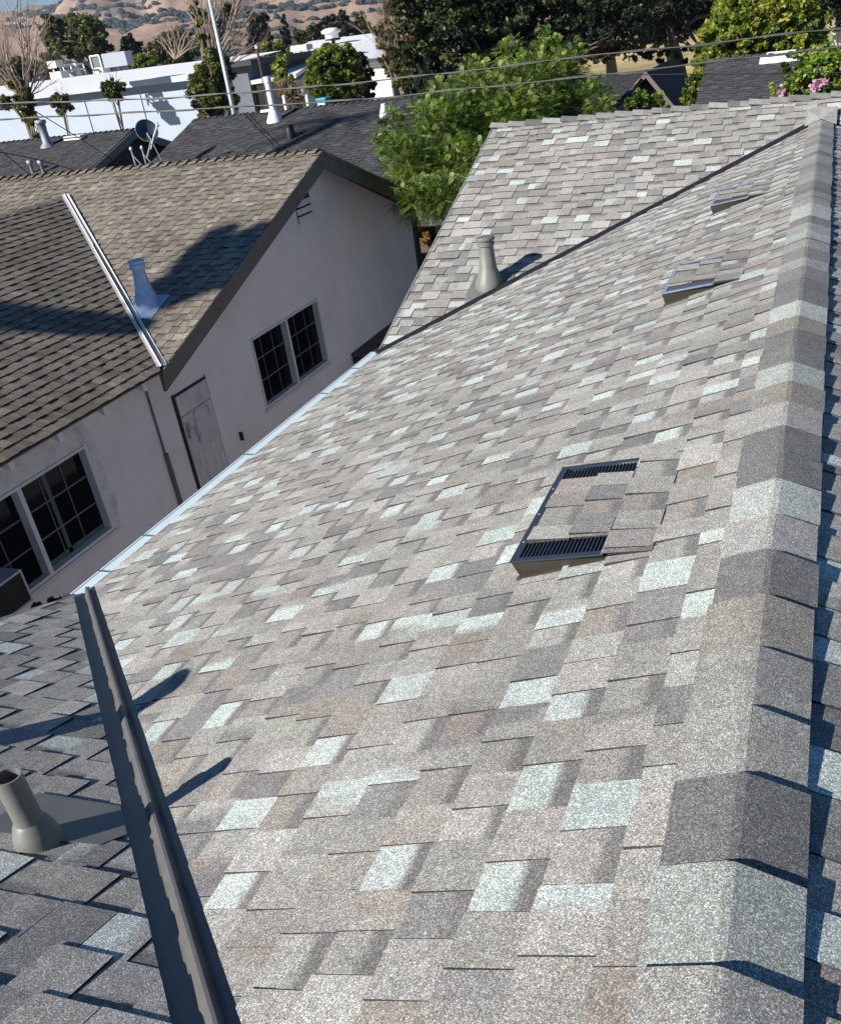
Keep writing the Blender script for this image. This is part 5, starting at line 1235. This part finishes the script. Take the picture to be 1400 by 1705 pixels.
def yard_fence():
    a = hz(690, 372, -4.6); o = empty('board_fence', (-6.5, 20.5, GZ), 'dark board fence between the stucco house and the taupe roof, leaves behind it', 'fence')
    mb = MB(); y = 20.8
    for i in range(24): x = -8.2 + i * .19; mb.box((x, y, GZ), (x + .17, y + .02, -4.15 + .02 * math.sin(i * 3)))
    mb.build('board', M_WOODD, o); mb = MB(); mb.box((-8.3, y - .06, -4.3), (-3.6, y, -4.2)); mb.box((-8.3, y - .06, -5.3), (-3.6, y, -5.2)); mb.build('rail', M_WOODD, o)
    tree('yellowing_shrub', 'brown and gold leafed shrub by the fence behind the stucco house corner', 'shrub', [(715, 372, 26, 10, 21.5), (725, 398, 24, 14, 21.2), (705, 385, 14, 16, 21)], 21.2, 2600, .10, [(.30, .17, .06), (.12, .09, .04), (.05, .06, .02), (.40, .28, .12)], 131, trunk=.05, clump=.4, shell=.2)
yard_fence()
def lamp():
    p = hz(392, 192, -2.4); D = 42.0; a = pt(389, 185, D); b = pt(352, -8, D); o = empty('street_lamp', (a[0], a[1], GZ), 'tall pale metal lamp pole rising past the ivy-covered tree', 'lamp pole')
    mb = MB(); top = b[2] + .5; mb.tube([(a[0], a[1], GZ), (a[0], a[1], top)], [.13, .075], 10, cap=True); mb.build('pole', plain('pale_pole_metal', (.42, .48, .48), .5, .3), o, smooth=True)
    mb = MB(); mb.tube([(a[0], a[1], top - .8), (a[0] + .5, a[1], top - .2), (a[0] + 1.4, a[1], top + .1)], .045, 6); mb.build('arm', M_GREYMET, o); mb = MB(); mb.box((a[0] + 1.2, a[1] - .18, top + .02), (a[0] + 1.9, a[1] + .18, top + .2)); mb.build('lamp_head', M_GREYMET, o)
lamp()
def post():
    a = pt(447, 178, 40); b = pt(430, 80, 40); o = empty('wooden_post', (a[0], a[1], GZ), 'thin dark post standing in front of the lower white roof', 'post')
    mb = MB(); mb.tube([(a[0], a[1], GZ), (a[0], a[1], b[2])], .05, 6); mb.build('post_shaft', M_WOODD, o); mb = MB(); mb.box((a[0] - .06, a[1] - .06, b[2]), (a[0] + .06, a[1] + .06, b[2] + .12)); mb.build('post_cap', M_GREYMET, o)
post()
def palm_off_frame():
    # stands left of the view and throws its spiky shadow on the middle charcoal roof
    P = hit(572, 196, DMn, DMd); k = 24.0; top = P - np.array(SUN) * k
    o = empty('palm_tree', (top[0], top[1], GZ), 'slender palm tree standing left of the view', 'tree')
    mb = MB(); mb.tube([(top[0], top[1], GZ), (top[0] + .2, top[1] + .1, 0), tuple(top)], [.28, .22, .17], 8); mb.build('trunk', M_BARK, o)
    rs = np.random.RandomState(8); Q = []
    for i in range(26):
        a = rs.uniform(0, 6.283); e = rs.uniform(-.5, .9); d = np.array([math.cos(a) * math.cos(e), math.sin(a) * math.cos(e), math.sin(e)]); L = rs.uniform(1.3, 2.1)
        sd_ = np.cross(d, (0, 0, 1.)); sd_ /= np.linalg.norm(sd_)
        for j in range(22):
            f = j / 22; p = top + d * L * f + np.array([0, 0, -.5 * L * f * f])
            for s_ in (-1, 1):
                dr = sd_ * s_ * .7 + d * .6 + np.array([0, 0, -.25]); ll = .42 * math.sin(math.pi * (.15 + .8 * f)); Q.append([p, p + dr * ll * .5 + d * .02, p + dr * ll, p + dr * ll * .5 - d * .02])
    quads_mesh('fronds', np.array(Q), np.tile([[.06, .10, .03]], (len(Q), 1)), M_LEAFD, o)
palm_off_frame()
# ================================================================== WIRES
def cable(label, pts, Y, r, mat, group=None, helix=False, name='power_cable'):
    P = [hy(u, v, Y) for u, v in pts]
    # smooth spline through the points, continued past both edges of the view
    P = [P[0] + (P[0] - P[1]) * 1.6 + (0, 0, .0)] + P + [P[-1] + (P[-1] - P[-2]) * 1.6]
    out = []
    for i in range(len(P) - 1):
        p0 = P[max(i - 1, 0)]; p1 = P[i]; p2 = P[i + 1]; p3 = P[min(i + 2, len(P) - 1)]
        for k in range(10):
            t = k / 10; out.append(.5 * ((2 * p1) + (-p0 + p2) * t + (2 * p0 - 5 * p1 + 4 * p2 - p3) * t * t + (-p0 + 3 * p1 - 3 * p2 + p3) * t ** 3))
    out.append(P[-1]); mb = MB(); mb.tube(out, r, 6)
    if helix:
        L = np.cumsum([0] + [np.linalg.norm(out[i + 1] - out[i]) for i in range(len(out) - 1)]); hp = []; n = int(L[-1] / .12)
        for k in range(n):
            s = L[-1] * k / n; i = min(np.searchsorted(L, s, side='right') - 1, len(out) - 2); f = (s - L[i]) / (L[i + 1] - L[i] + 1e-9); p = out[i] + (out[i + 1] - out[i]) * f
            a = s * 3.2; hp.append(p + np.array([0, math.cos(a), math.sin(a)]) * r * 1.5)
        mb.tube(hp, r * .7, 5)
    o = mb.build(name, mat, None, smooth=True, origin=P[1]); return props(o, label, 'cable', group)
cable('upper thick twisted power cable crossing the whole view', [(0, 172), (265, 163), (385, 154.5), (545, 142), (660, 130), (851, 109), (967, 93), (1120, 79), (1260, 62), (1400, 46)], 17.0, .011, M_CABLE, helix=True)
cable('lower thick cable running just under the upper twisted one', [(0, 198), (165, 190), (400, 177), (540, 169), (660, 160), (720, 153), (880, 137), (1038, 120), (1180, 103), (1400, 77)], 16.0, .0105, M_CABLE, helix=True)
cable('thin dark wire across the right-hand charcoal roof', [(1038, 124), (1120, 123), (1272, 122), (1400, 120)], 22.0, .010, M_CABLED)
def wire(label, pts, r=.009, grp=None):
    P = [np.array(p) for p in pts]; out = []
    for i in range(13):
        t = i / 12; out.append(P[0] * (1 - t) ** 2 + 2 * P[1] * t * (1 - t) + P[2] * t * t) if len(P) == 3 else out.append(P[0] + (P[1] - P[0]) * t)
    mb = MB(); mb.tube(out, r, 5); return props(mb.build('service_wire', M_CABLED, None, origin=out[0]), label, 'wire', grp)
wire('left one of two dark wires dropping over the middle charcoal roof', [pt(405, 186, 17), pt(432, 216, 19), pt(462, 248, 21)])
wire('right one of two dark wires dropping over the middle charcoal roof', [pt(412, 186, 17), pt(440, 217, 19), pt(470, 246, 21)])
wire('dark wire slanting across the left charcoal roof towards the gable', [pt(56, 183, 17), pt(122, 222, 20), pt(204, 276, 23)])
wire('short dark wire at the left edge dropping to the brown ridge', [pt(-10, 240, 17), pt(20, 265, 18), pt(50, 291, 19)])
wire('sagging dark wire low over the left charcoal roof', [pt(-5, 252, 20), pt(60, 262, 20.5), pt(128, 284, 21)])

# ================================================================== AIR
def haze():
    m = bpy.data.materials.new('pale_air'); m.use_nodes = True; n = m.node_tree; n.nodes.clear()
    v = n.nodes.new('ShaderNodeVolumePrincipled'); v.inputs['Color'].default_value = (.72, .82, 1, 1); v.inputs['Density'].default_value = .00011; v.inputs['Anisotropy'].default_value = .3
    out = n.nodes.new('ShaderNodeOutputMaterial'); n.links.new(v.outputs[0], out.inputs['Volume'])
    mb = MB(); mb.box((-5400, -500, GZ - 3), (5400, 5400, 640)); o = mb.build('haze', m); props(o, kind='stuff')
haze()
